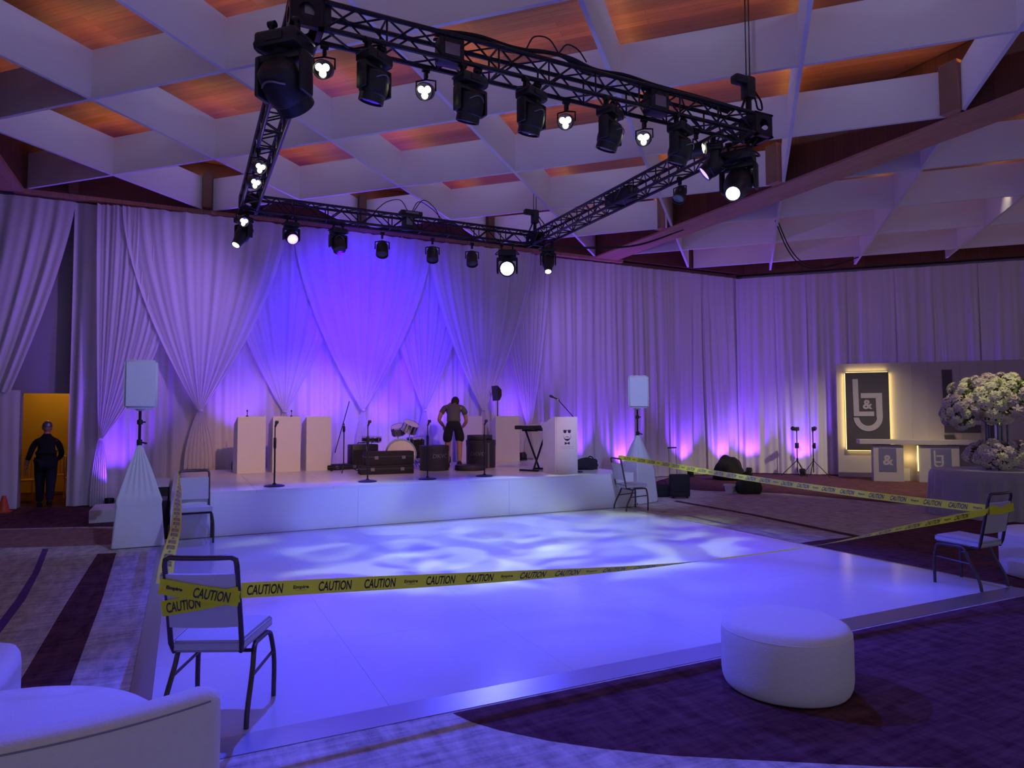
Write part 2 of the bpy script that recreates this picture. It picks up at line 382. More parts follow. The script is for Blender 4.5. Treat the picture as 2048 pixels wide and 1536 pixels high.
# ---------------------------------------------------------------- dance floor and stage
df = thing('dance_floor', 'glossy white dance floor with metal edge in front of the stage', 'dance floor', (0, 0, 0))
DX0, DX1, DY0, DY1 = -.14, 7.46, 4.0, 10.66
bm = nb(); nx, ny = 6, 5
for i in range(nx):
    for j in range(ny):
        w, h_ = (DX1-DX0)/nx, (DY1-DY0)/ny
        box(bm, (DX0+w*(i+.5), DY0+h_*(j+.5), -.009), (w-.0015, h_-.0015, .0175))
obj('panel_surface', bm, M['gloss'], df)
def ramp(name, pts_in, pts_out):
    bm = nb(); a, b = pts_in; c, d = pts_out
    v = [bm.verts.new(p) for p in ((*a, .001), (*b, .001), (*d, FL+.004), (*c, FL+.004), (*a, FL+.001), (*b, FL+.001), (*d, FL+.001), (*c, FL+.001))]
    for f in ((0, 1, 2, 3), (4, 5, 6, 7), (0, 1, 5, 4), (2, 3, 7, 6), (0, 3, 7, 4), (1, 2, 6, 5)): bm.faces.new([v[i] for i in f])
    o = obj(name, bm, M['trim'], df); return o
ramp('edge_trim', ((DX0, DY0), (DX1, DY0)), ((DX0-.13, DY0-.2), (DX1+.13, DY0-.2)))
ramp('edge_trim', ((DX0, DY1), (DX0, DY0)), ((DX0-.13, DY1), (DX0-.13, DY0-.2)))
bm = nb(); box(bm, (DX1+.012, (DY0+DY1)/2, -.008), (.02, DY1-DY0, .018)); obj('edge_trim', bm, M['trim'], df)

stg = thing('stage', 'long white stage platform with tiled deck in front of the draped wall', 'stage', (0, 0, 0))
SX0, SX1, SY0, SY1 = -.14, 7.75, 10.70, 15.2
bm = nb(); nx, ny = 7, 4
for i in range(nx):
    for j in range(ny):
        w, h_ = (SX1-SX0)/nx, (SY1-SY0)/ny
        box(bm, (SX0+w*(i+.5), SY0+h_*(j+.5), ST-.02), (w-.004, h_-.004, .04))
obj('deck', bm, M['stage'], stg)
bm = nb()
for i in range(3):
    w = (SX1-SX0)/3; box(bm, (SX0+w*(i+.5), SY0+.015, (ST-.04)/2), (w-.003, .03, ST-.041))
obj('front_fascia', bm, M['stagef'], stg)
for sx_ in (SX0+.015, SX1-.015): bm = nb(); box(bm, (sx_, (SY0+SY1)/2+.02, (ST-.04+FL)/2), (.03, SY1-SY0-.05, ST-.041-FL)); obj('side_fascia', bm, M['stagef'], stg)

st2 = thing('stage_steps', 'low white step unit at the left end of the stage behind the covered tripod', 'steps', (-1.1, 13.4, FL), 0)
for k in range(2):
    bm = nb(); box(bm, (-.05+k*.42, .1, .105*(k+1)+.005), (.42, .9, .21*(k+1)), .006); obj('step', bm, M['white'], st2)
sl = thing('stage_landing', 'dark-fronted side platform with pale top against the left end of the stage', 'platform', (-.38, 12.4, FL))
bm = nb(); box(bm, (-.02, .6, .31), (.4, 1.5, .62)); obj('skirt', bm, M['case'], sl)
bm = nb(); box(bm, (-.02, .6, .632), (.42, 1.52, .024)); obj('top', bm, M['stage'], sl)
sw = thing('subwoofer', 'black subwoofer with red indicator light between the covered tripod and the stage', 'speaker', (-.33, 11.15, FL))
bm = nb(); box(bm, (0, 0, .28), (.30, .5, .56), .012); obj('cabinet', bm, M['blk'], sw)
bm = nb(); box(bm, (0, -.252, .31), (.26, .006, .44)); obj('grille', bm, M['blkf'], sw)
bm = nb(); box(bm, (.05, -.256, .06), (.05, .004, .016)); obj('indicator_light', bm, M['e_red'], sw)

# ---------------------------------------------------------------- drapes
def fold(x, seed, f=1.0):
    return (math.sin(x*17.3*f+seed*1.7)*.5+math.sin(x*31.1*f+seed*2.9+1.2*math.sin(x*5+seed))*.35+math.sin(x*7.1*f+seed*.7)*.45)
def drape(name, label, P0, ex, en, s0, s1, z0, z1, seed, group, amp=.055, lean=0., bot=None):
    """a gathered panel hanging on plane P0 + ex*s, folds along en"""
    n = max(12, int((s1-s0)/.022)); m = 14; bm = nb(); rows = []
    for j in range(m+1):
        t = j/m; z = z1+(z0-z1)*t; row = []
        for i in range(n+1):
            s = s0+(s1-s0)*i/n
            a = amp*(.35+.65*min(1, t*3+.1))
            d = a*fold(s+.05*t*math.sin(s*3+seed), seed)+.02*math.sin(t*5+s*2)
            ss = s
            if bot is not None:
                k = t**1.3; ss = (s0+(bot[0]-s0)*k)+((s1-s0)+((bot[1]-bot[0])-(s1-s0))*k)*i/n
            if j == m: z += .0
            p = Vector(P0)+Vector(ex)*ss+Vector(en)*(d+.05*t); row.append(bm.verts.new((p.x, p.y, z)))
        rows.append(row)
    for A, B in zip(rows, rows[1:]):
        for i in range(n): bm.faces.new((A[i], A[i+1], B[i+1], B[i]))
    o = obj(name, bm, M['drape'], None, True, 180)
    tag(o, label, 'curtain', group); return o
G1, G2 = 'white drapes on the stage wall', 'white drapes on the angled right wall'
names_b = ['beside the doorway', 'behind the left covered loudspeaker', 'behind the left end of the music stand fronts', 'behind the three music stand fronts',
           'behind the boom microphone stand', 'behind the drum kit', 'behind the bending man', 'behind the music stand at the stage rear', 'behind the lectern', 'between the lectern and the right covered loudspeaker',
           'behind the right covered loudspeaker', 'behind the upright suitcase', 'ending at the wall corner']
YB = 15.72
xs = [-2.02, -1.0, .35, 1.7, 3.0, 4.3, 5.6, 6.9, 8.3, 9.7, 11.1, 12.6, 14.0, 15.35]
for i in range(len(xs)-1):
    if i < len(names_b):
        drape('curtain', 'full-height white drape panel %s' % names_b[i], (0, YB, 0), (1, 0, 0), (0, -1, 0), xs[i], xs[i+1]+.03, FL+.02 if (xs[i] < 0 or xs[i] > 7.5) else FL+.03, 5.98, i+1, G1, .06 if i > 7 else .05)
drape('curtain', 'white drape drawn aside to the left above the doorway', (0, YB-.03, 0), (1, 0, 0), (0, -1, 0), -4.4, -2.0, 2.2, 5.98, 31, G1, .05, bot=(-4.4, -2.95))
drape('curtain', 'narrow white drape panel hanging left of the lit doorway', (0, YB-.02, 0), (1, 0, 0), (0, -1, 0), -4.2, -2.80, FL+.02, 2.24, 32, G1, .04)
names_r = ['nearest the wall corner', 'behind the black covered heap', 'behind the two light stands', 'left of the grey monogram backdrop', 'above the small lit monogram sign', 'above the striped part of the backdrop', 'above the large dark letters', 'above the white flower arrangement']
ss = [0, 1.1, 1.95, 2.55, 3.1, 4.3, 5.3, 6.4, 12.0]
for i in range(8):
    drape('curtain', 'full-height white drape panel %s' % names_r[i], WC+E2*.06, E1, E2, ss[i], ss[i+1]+.03, FL+.02, 5.95, 50+i, G2, .06)

def swag(label, xl, xr, xt, zt, yoff, zl=5.93, zr=5.93, tail=.32, seed=0, zb=ST+.02, pl=1.6, pr=1.6, tailx=0.):
    """sheer gathered at the top between xl and xr, drawn together at (xt, zt), tail falling below"""
    n, m = 70, 26; bm = nb(); rows = []
    for j in range(m+1):
        t = j/m; row = []
        for i in range(n+1):
            s = i/n
            zz = (zl+(zr-zl)*s); z = zz+(zt-zz)*t
            pw = pl+(pr-pl)*s
            cx_ = xt + (s-.5)*.07
            x = cx_+((xl+(xr-xl)*s)-cx_)*(1-t**pw)
            a = .042*(1-t)**.5*(1-.5*t)+.012
            y = YB-.13-yoff - a*(.55*math.sin(s*2*PI*9+seed+1.3*math.sin(s*8+seed))+.4*math.sin(s*2*PI*15.7+2*seed+1.5*math.sin(s*5))+.3*math.sin(s*2*PI*4.3+seed*3)) - .05*math.sin(PI*s)*(1-t)
            row.append(bm.verts.new((x, y, z)))
        rows.append(row)
    for k in range(1, 13):
        t = k/12; row = []
        for i in range(n+1):
            s = i/n; w = .07+(tail-.07)*(1-(1-t)**2)
            x = xt+(s-.5)*w+tailx*t*t; y = YB-.13-yoff-(.012+.022*t)*math.sin(s*2*PI*7+seed)
            row.append(bm.verts.new((x, y, zt+(zb-zt)*t)))
        rows.append(row)
    for A, B in zip(rows, rows[1:]):
        for i in range(n): bm.faces.new((A[i], A[i+1], B[i+1], B[i]))
    o = thing('swag_curtain', label, 'curtain', (0, 0, 0), 0, 'sheer swags tied over the stage wall')
    obj('sheer', bm, M['sheer'], o, True, 180)
    bm = nb(); lathe(bm, [(.045, -.02), (.052, 0), (.045, .02)], 14, Matrix.Translation((xt, YB-.14-yoff, zt))); obj('tie', bm, M['sheer'], o, True)
swag('sheer swag tied behind the leftmost white music stand front', -1.17, 1.95, .30, 1.86, .22, seed=1, tail=.55)
swag('sheer swag tied just above the middle white music stand front', .5, 3.45, 1.98, 1.84, .08, seed=2, tail=.4)
swag('wide sheer swag tied behind the boom microphone stand', 2.1, 5.3, 3.67, 1.88, .22, seed=3, tail=.4)
swag('sheer swag tied just left of the bending man', 4.0, 6.5, 5.18, 1.88, .08, seed=4, tail=.4)
swag('sheer swag tied just right of the bending man', 5.2, 8.1, 6.66, 1.88, .22, seed=5, tail=.4)
swag('sheer swag drawn down behind the keyboard', 6.9, 8.6, 8.0, 1.35, .08, seed=6, tail=.3, pl=1.3)
swag('sheer swag drawn aside behind the left covered loudspeaker', -1.6, -.15, -1.45, 1.3, .16, seed=7, tail=.3, zb=FL+.02, pr=2.6)

# ---------------------------------------------------------------- truss square with its fixtures
TX0, TX1, TY0, TY1, TZ, TD = .78, 6.62, 6.10, 12.40, 5.20, .30
rig = thing('lighting_truss', 'square black box truss hung over the dance floor', 'truss', (0, 0, 0))
def truss_beam(A, B, n, diag=True):
    A = Vector(A); B = Vector(B); d = (B-A); L = d.length; d.normalize(); s = Vector((-d.y, d.x, 0)); u = Vector((0, 0, 1)); h = TD/2-.025
    bm = nb()
    ch = [(s*a*h+u*b*h) for a in (-1, 1) for b in (-1, 1)]
    for c in ch: tube(bm, [A+c, B+c], .0245, 10)
    root = obj('truss_beam', bm, M['truss'], rig, True)
    bm = nb()
    for f, (c1, c2) in enumerate(((ch[0], ch[1]), (ch[2], ch[3]), (ch[0], ch[2]), (ch[1], ch[3]))):
        for k in range(n):
            a = A+d*L*k/n; b = A+d*L*(k+1)/n
            p, q = (c1, c2) if k % 2 == 0 else (c2, c1)
            tube(bm, [a+p, b+q], .011, 6, False)
            if k % 2 == 0: tube(bm, [a+c1, a+c2], .011, 6, False)
    obj('bracing', bm, M['truss'], root, True)
g = .30
cz = TZ+TD/2; x0, x1, y0, y1 = TX0+TD/2, TX1-TD/2, TY0+TD/2, TY1-TD/2
truss_beam((x0+g/2, y0, cz), (x1-g/2, y0, cz), 18)
truss_beam((x0+g/2, y1, cz), (x1-g/2, y1, cz), 18)
truss_beam((x0, y0+g/2, cz), (x0, y1-g/2, cz), 20)
truss_beam((x1, y0+g/2, cz), (x1, y1-g/2, cz), 20)
for (x, y) in ((x0, y0), (x1, y0), (x0, y1), (x1, y1)):
    bm = nb(); e = .15
    for z in (TZ+.012, TZ+TD-.012):
        for (sx, sy, wx, wy) in ((0, -1, 2*e, .05), (0, 1, 2*e, .05), (-1, 0, .05, 2*e), (1, 0, .05, 2*e)):
            box(bm, (x+sx*(e-.025), y+sy*(e-.025), z), (wx, wy, .02))
    for sx in (-1, 1):
        for sy in (-1, 1): tube(bm, [(x+sx*(e-.025), y+sy*(e-.025), TZ+.02), (x+sx*(e-.025), y+sy*(e-.025), TZ+TD-.02)], .025, 8)
    for sx, sy in ((0, -1), (0, 1), (-1, 0), (1, 0)):   # gusset plates with a round hole
        Tm = frameT((x+sx*(e-.004), y+sy*(e-.004), cz), (-sy, sx, 0), (sx, sy, 0))
        n = 20; oo, ii = [], []
        for k in range(n):
            a = 2*PI*k/n; c, s_ = math.cos(a), math.sin(a); q = .135/max(abs(c), abs(s_))
            oo.append(bm.verts.new(Tm @ Vector((c*q, s_*q, 0)))); ii.append(bm.verts.new(Tm @ Vector((c*.07, s_*.07, 0))))
        for k in range(n): bm.faces.new((oo[k], oo[(k+1) % n], ii[(k+1) % n], ii[k]))
    obj('corner_block', bm, M['truss'], rig, True)

def clampbm(bm, x, y, zt):
    box(bm, (x, y, zt-.05), (.03, .05, .10)); tube(bm, [(x-.035, y, zt-.005), (x+.035, y, zt-.005)], .032, 10)
def mh(label, loc, pan, tilt, size=1., lens='glass', grp=None, long=False, spot=None):
    """moving head light; loc = point on the truss chord it hangs from"""
    t = thing('moving_head_light', label, 'stage light', loc, pan, grp); k = size
    for sx in (-.09, .09): bm = nb(); clampbm(bm, sx*k, 0, 0); obj('clamp', bm, M['blkm'], t, True)
    bm = nb(); box(bm, (0, 0, -.145*k), (.29*k, .21*k, .10*k), .02*k); box(bm, (0, -.108*k, -.145*k), (.12*k, .01, .05*k))
    for sx in (-1, 1): tube(bm, bez([(sx*.145*k, -.07*k, -.13*k), (sx*.17*k, -.06*k, -.145*k), (sx*.17*k, .06*k, -.145*k), (sx*.145*k, .07*k, -.13*k)], 4), .009*k, 6)
    obj('base_housing', bm, M['blk'], t, True)
    bm = nb(); lathe(bm, [(.07*k, -.195*k), (.075*k, -.21*k), (.06*k, -.225*k)], 18); box(bm, (0, 0, -.235*k), (.33*k, .10*k, .05*k), .015*k)
    for sx in (-1, 1): box(bm, (sx*.155*k, 0, -.345*k), (.032*k, .12*k, .25*k), .014*k)
    obj('yoke', bm, M['blk'], t, True)
    T = Matrix.Translation((0, 0, -.385*k)) @ Matrix.Rotation(tilt, 4, 'X')
    bm = nb()
    if long: prof = [(.0, .17), (.09, .17), (.125, .14), (.132, .02), (.125, -.10), (.10, -.14), (.078, -.27), (.078, -.30), (.066, -.302)]
    else: prof = [(.0, .13), (.08, .13), (.12, .10), (.136, .0), (.136, -.05), (.128, -.09), (.118, -.10), (.118, -.165), (.106, -.168), (.104, -.14)]
    lathe(bm, [(r*k, z*k) for r, z in prof], 26, T, cap=False)
    hd = obj('head', bm, M['blk'], t, True, 30)
    bm = nb()
    for a in range(-4, 5):
        pass
    zz = -.09 if not long else -.1
    tube(bm, [T @ Vector(((.137*k)*math.sin(a*.16), -(.137*k)*math.cos(a*.16), .055*k+.03*k*math.cos(a*.5))) for a in range(-4, 5)], .006*k, 6); obj('handle', bm, M['rim'], hd, True)
    rl, zl = (.062, -.298) if long else (.105, -.150)
    bm = nb()
    if lens == 'cells':
        lathe(bm, [(0, zl*k), (rl*k, zl*k)], 24, T, cap=False); obj('lens', bm, M['e_blue'], hd)
        bm = nb()
        for a in range(7):
            q = (0, 0) if a == 6 else (.055*math.cos(a*PI/3), .055*math.sin(a*PI/3))
            lathe(bm, [(0, (zl-.006)*k), (.018*k, (zl-.006)*k), (.02*k, zl*k)], 10, T @ Matrix.Translation((q[0]*k, q[1]*k, 0)), cap=False)
        obj('lens_cell', bm, M['e_bluew'], hd)
    else:
        lathe(bm, [(0, (zl-.012)*k), (rl*.6*k, (zl-.009)*k), (rl*k, zl*k)], 24, T, cap=False); obj('lens', bm, M[lens], hd, True)
    if spot:
        C_ = Matrix.Translation(loc) @ Matrix.Rotation(pan, 4, 'Z') @ T
        p = C_ @ Vector((0, 0, (zl-.06)*k)); q = C_ @ Vector((0, 0, -4))
        tg = spot.get('target') or q
        light('stage_light_beam', 'SPOT', p, tg, spot['p'], spot['c'], spot['a'], spot.get('b', .5), spot.get('r', .05), gobo=spot.get('g'))
    return t
def par(label, loc, d, lens='e_warm', k=1., grp='small spotlights on the lighting truss'):
    t = thing('par_light', label, 'spotlight', loc, 0, grp); d = Vector(d).normalized()
    bm = nb(); clampbm(bm, 0, 0, 0); obj('clamp', bm, M['blkm'], t, True)
    X = Vector((d.y, -d.x, 0)); X = X.normalized() if X.length > 1e-3 else Vector((1, 0, 0)); c = Vector((0, 0, -.20*k))
    bm = nb(); tube(bm, [c+X*.085*k, c+X*.085*k+Vector((0, 0, .09*k)), Vector((0, 0, -.095*k)), c-X*.085*k+Vector((0, 0, .09*k)), c-X*.085*k], .008*k, 6); obj('yoke', bm, M['blkm'], t, True)
    T = Matrix.Translation(c) @ aim(d); bm = nb()
    lathe(bm, [(0, -.10*k), (.05*k, -.10*k), (.072*k, -.05*k), (.076*k, .09*k), (.068*k, .092*k), (.066*k, .075*k)], 22, T, cap=False); h_ = obj('can', bm, M['blk'], t, True, 30)
    bm = nb()
    if lens == 'glass': lathe(bm, [(0, .084*k), (.066*k, .076*k)], 20, T, cap=False); obj('lens', bm, M['glass'], h_)
    else:
        lathe(bm, [(0, .072*k), (.067*k, .074*k)], 20, T, cap=False); obj('reflector', bm, M['chrome'], h_)
        bm = nb()
        for a in range(3):
            q = (.032*math.cos(a*2*PI/3+.5), .032*math.sin(a*2*PI/3+.5)); lathe(bm, [(0, .084*k), (.020*k, .082*k), (.029*k, .075*k)], 12, T @ Matrix.Translation((q[0]*k, q[1]*k, 0)), cap=False)
        obj('lens', bm, M[lens], h_)
    return t

WH, BL, VI = (.72, .95, .60), (.056, .068, 1.0), (.045, .0, 1.0)
fy = TY0+.025
gm = 'dark moving heads under the front truss'
P_W, P_B = 600, 800
# front truss, five heads hanging lens down
for (x, ti, pa, lab, sp) in ((1.55, .30, .5, 'leftmost dark moving head on the front truss beam', dict(p=P_W, c=WH, a=48, g=(3.6, 1.3, 2.2, .0), target=(4.2, 7.9, 0))),
                         (2.52, .34, .2, 'moving head on the front truss right of the heart-shaped spotlight', dict(p=P_W, c=WH, a=48, g=(3.2, 4.1, 2.5, .0), target=(2.8, 8.0, 0))),
                         (3.21, .30, .35, 'middle one of the five moving heads on the front truss beam', dict(p=P_B*1.25, c=BL, a=88, g=(2.2, 3.3, 1.5, .5), target=(3.2, 7.6, 0))),
                         (4.19, .36, .5, 'fourth moving head along the front truss, left of the last spotlight pair', dict(p=P_W, c=WH, a=50, g=(3.0, 7.7, 2.0, .0), target=(5.6, 8.0, 0))),
                         (5.17, .36, .4, 'moving head on the front truss nearest the right corner cluster', dict(p=P_B*1.25, c=BL, a=84, g=(1.8, 9.3, 2.0, .4), target=(4.9, 6.6, 0)))):
    mh(lab, (x, fy+.02, TZ), pa, ti, 1., 'glass', gm, False, sp)
for (x, lab) in ((1.13, 'lit spotlight by the left corner of the front truss'), (2.13, 'glaring heart-shaped lit spotlight between the first two moving heads'), (3.76, 'lit spotlight between the middle and fourth moving head'), (4.82, 'lit spotlight between the fourth and fifth moving head'), (5.60, 'sideways lit spotlight in the cluttered right corner of the truss')):
    dr = Vector((0, 0, 1.7))-Vector((x, fy+.2, TZ-.2)); dr.normalize(); dr = dr+Vector((-.25, -.1, -.1))
    if x > 5.5: dr = Vector((.45, -.9, .0))
    par(lab, (x, fy+.24, TZ), dr, 'e_warm', 1.15)
mh('large moving head below the left corner of the front truss, beam end tilted right', (.74, 6.12, TZ+.0), -.75, .95, 1.45, 'glass', None, False, dict(p=P_B*1.25, c=BL, a=92, target=(2.6, 3.6, 0)))
mh('large lit moving head under the near right corner of the truss, pointing left', (6.32, 6.40, TZ), -1.0, -.95, 1.35, 'e_white', None, True, dict(p=300, c=WH, a=52, g=(2.2, 11., 2.2, .05), target=(4.2, 9.2, 0)))
mh('blue-rimmed moving head tucked behind the near right truss corner', (5.95, 6.45, TZ), .9, .9, .9, 'e_blue', None, False, dict(p=600, c=BL, a=80, target=(3.6, 3.4, 0)))
# rear truss
ry = TY1-.15
hang = 'moving heads under the rear truss beam'
mh('lit moving head at the left end of the rear truss beam', (.86, ry, TZ), -.9, -.6, .95, 'e_white', hang, True, dict(p=420, c=WH, a=50, g=(2.2, 21., 1.5, .1), target=(2.6, 9.2, 0)))
mh('moving head with glowing blue cells on the rear truss beam', (1.64, ry, TZ), .1, -1.0, .85, 'cells', hang, False, dict(p=620, c=BL, a=52, target=(1.6, 9.2, 0)))
mh('dark moving head third from the left on the rear truss beam', (2.45, ry, TZ), .2, -.5, .95, 'glass', hang, False, dict(p=1000, c=VI, a=58, b=1., target=(3.9, 15.6, 3.4)))
for (x, lab) in ((3.26, 'small dark round fixture left of the brighter small one on the rear truss'), (4.24, 'small dark round fixture with a glinting rim on the rear truss'), (5.06, 'small bluish fixture next to the glaring blue lamp on the rear truss')):
    par(lab, (x, ry, TZ-.08), (-.1, -.35, -.8), 'glass', 1.5, hang)
mh('glaring bright blue lamp near the right end of the rear truss beam', (5.82, ry-.02, TZ-.02), -.46, -1.32, 1.25, 'e_bluew', hang, False, dict(p=1000, c=BL, a=72, target=(4.2, 7.4, 0)))
mh('lit moving head hanging at the far right truss corner', (6.55, 11.85, TZ), -.5, -.55, .95, 'e_white', hang, True, dict(p=380, c=WH, a=46, g=(2.4, 31., 2., .1), target=(5.6, 9.6, 0)))
# left and right truss
for (x, y, z, lab) in ((.812, 9.30, TZ+.005, 'upper one of the two lit spotlights outside the left truss beam'), (.812, 9.95, TZ+.005, 'lower one of the two lit spotlights outside the left truss beam'), (.812, 12.0, TZ+.005, 'tiny lit spotlight at the far left truss corner')):
    par(lab, (x, y, z), (.35, -.9, -.45), 'e_white', 1.1)
par('grey unlit spotlight under the right truss beam', (6.5, 7.75, TZ), (-.5, -.2, -.8), 'glass', 1.2)

def cableobj(label, curves, r=.012, m='blkf'):
    bm = nb()
    for c in curves: tube(bm, bez(c, 8), r, 6)
    return tag(obj('cable', bm, M[m], None, True), label, 'cable')
bm = nb()
hump = [(2.2, .0), (2.6, .10), (3.0, .06), (3.4, .16), (3.7, .18), (4.0, .06), (4.4, .10), (4.8, .03), (5.4, .06), (6.1, .02)]
for k in range(7):
    tube(bm, bez([(x, TY0+.06+.03*k, TZ+TD+.01+h_*(.4+.1*k)+.012*math.sin(k*2+x*3)) for x, h_ in hump], 8), .014, 6)
tag(obj('cable_bundle', bm, M['blkf'], None, True), 'thick black cable bundle lying along the top of the front truss', 'cable')
cableobj('looped black cable rising above the cable bundle on the front truss', [[(3.15, 6.15, 5.54), (3.25, 6.15, 5.70), (3.42, 6.15, 5.72), (3.55, 6.15, 5.58)], [(3.55, 6.16, 5.60), (3.66, 6.16, 5.72), (3.78, 6.16, 5.70), (3.9, 6.16, 5.58)]], .008)
def ctrlbox(label, loc, s, rz=0.):
    t = thing('power_box', label, 'power box', loc, rz, 'power boxes clamped to the truss'); bm = nb(); box(bm, (0, 0, 0), s, .012); obj('housing', bm, M['blk'], t, True)
    bm = nb(); box(bm, (0, -s[1]/2-.004, 0), (s[0]*.6, .008, s[2]*.5), .003)
    obj('socket_panel', bm, M['rim'], t, True)
    for k in (-1, 1): bm = nb(); tube(bm, [(k*s[0]*.3, 0, s[2]/2), (k*s[0]*.3, 0, s[2]/2+.03)], .014, 8); obj('cable_gland', bm, M['rim'], t, True)
ctrlbox('black power box hung inside the front truss between the second spotlight and second head', (2.32, 6.2, 5.33), (.26, .16, .24))
ctrlbox('black power box inside the front truss left of the fifth moving head', (4.87, 6.2, 5.33), (.26, .16, .26))
ctrlbox('black box filling the near left corner of the truss', (1.0, 6.22, 5.38), (.30, .16, .20))
ctrlbox('black dimmer box clamped inside the rear truss beam', (3.75, TY1-.16, 5.40), (.20, .2, .34))
ctrlbox('flat black box on top of the rear truss beam', (3.80, TY1-.16, 5.55), (.42, .2, .08))
ctrlbox('long black box inside the right truss beam', (6.47, 9.2, 5.34), (.18, .7, .22))
cableobj('thin black cables arching over the box on the rear truss', [[(3.1, 12.26, 5.50), (3.35, 12.2, 5.72), (3.6, 12.22, 5.78), (3.75, 12.25, 5.60)], [(3.82, 12.25, 5.58), (3.95, 12.22, 5.80), (4.2, 12.24, 5.72), (4.5, 12.3, 5.50)], [(3.85, 12.22, 5.60), (4.05, 12.2, 5.84), (4.3, 12.24, 5.70), (4.42, 12.3, 5.50)]], .008)
cableobj('tangled black cables around the near right truss corner', [[(6.2, 6.05, 5.2), (6.0, 6.1, 5.05), (5.75, 6.2, 5.12), (5.6, 6.3, 5.0)], [(6.4, 6.5, 5.2), (6.15, 6.4, 5.0), (5.9, 6.5, 5.1)], [(6.45, 6.2, 5.2), (6.3, 6.25, 5.02), (6.1, 6.35, 4.95), (6.0, 6.6, 5.15)], [(5.3, 6.15, 5.25), (5.5, 6.12, 5.1), (5.8, 6.15, 5.22), (6.2, 6.2, 5.1)]], .014)
def hoist(label, x, y, z0, k=1.):
    t = thing('chain_hoist', label, 'hoist', (x, y, z0), 0, 'chain hoists holding the truss')
    bm = nb(); box(bm, (0, 0, .40*k), (.17*k, .17*k, .34*k), .03*k); box(bm, (-.17*k, 0, .50*k), (.26*k, .15*k, .13*k), .03*k); obj('motor_body', bm, M['blk'], t, True)
    bm = nb(); tube(bm, [(0, 0, .23*k), (.0, 0, .0)], .045*k, 8); tube(bm, [(-.06*k, 0, .25*k), (-.17*k, 0, .0)], .02*k, 8); obj('hook', bm, M['blkm'], t, True)
    bm = nb()
    for dx in (-.03, .03): tube(bm, [(dx, 0, .56*k), (dx, 0, CW-z0-.005)], .008, 6)
    obj('chain', bm, M['blkm'], t, True)
    bm = nb(); tube(bm, bez([(.09*k, 0, .45*k), (.16*k, 0, .36*k), (.26*k, 0, .25*k), (.27*k, 0, .12*k), (.20*k, 0, .12*k), (.15*k, 0, .24*k), (.08*k, 0, .36*k)], 6), .014*k, 6); obj('motor_cable', bm, M['blkf'], t, True)
hoist('chain hoist over the near right corner of the truss', 6.33, 6.22, TZ+TD, .82)
hoist('chain hoist over the far right corner of the truss', 6.45, 12.22, TZ+TD, .82)
cableobj('pair of thin black cables drooping from the far right truss corner to the wood beam', [[(6.7, 12.3, 5.3), (8.0, 12.6, 5.45), (9.3, 12.6, 5.65), (10.4, 12.4, 6.05)], [(6.7, 12.25, 5.28), (8.0, 12.5, 5.40), (9.3, 12.5, 5.62), (10.4, 12.3, 6.05)]], .012)
cableobj('black cables drooping below the ceiling fins right of the wood beam', [[(12.15, 11.14, 6.2), (12.9, 11.5, 5.75), (14.0, 12.0, 5.55), (15.6, 12.4, 5.75), (16.9, 12.6, 6.15)], [(12.15, 11.20, 6.2), (12.9, 11.56, 5.72), (14.0, 12.06, 5.50), (15.6, 12.46, 5.73), (16.9, 12.66, 6.15)]], .013)

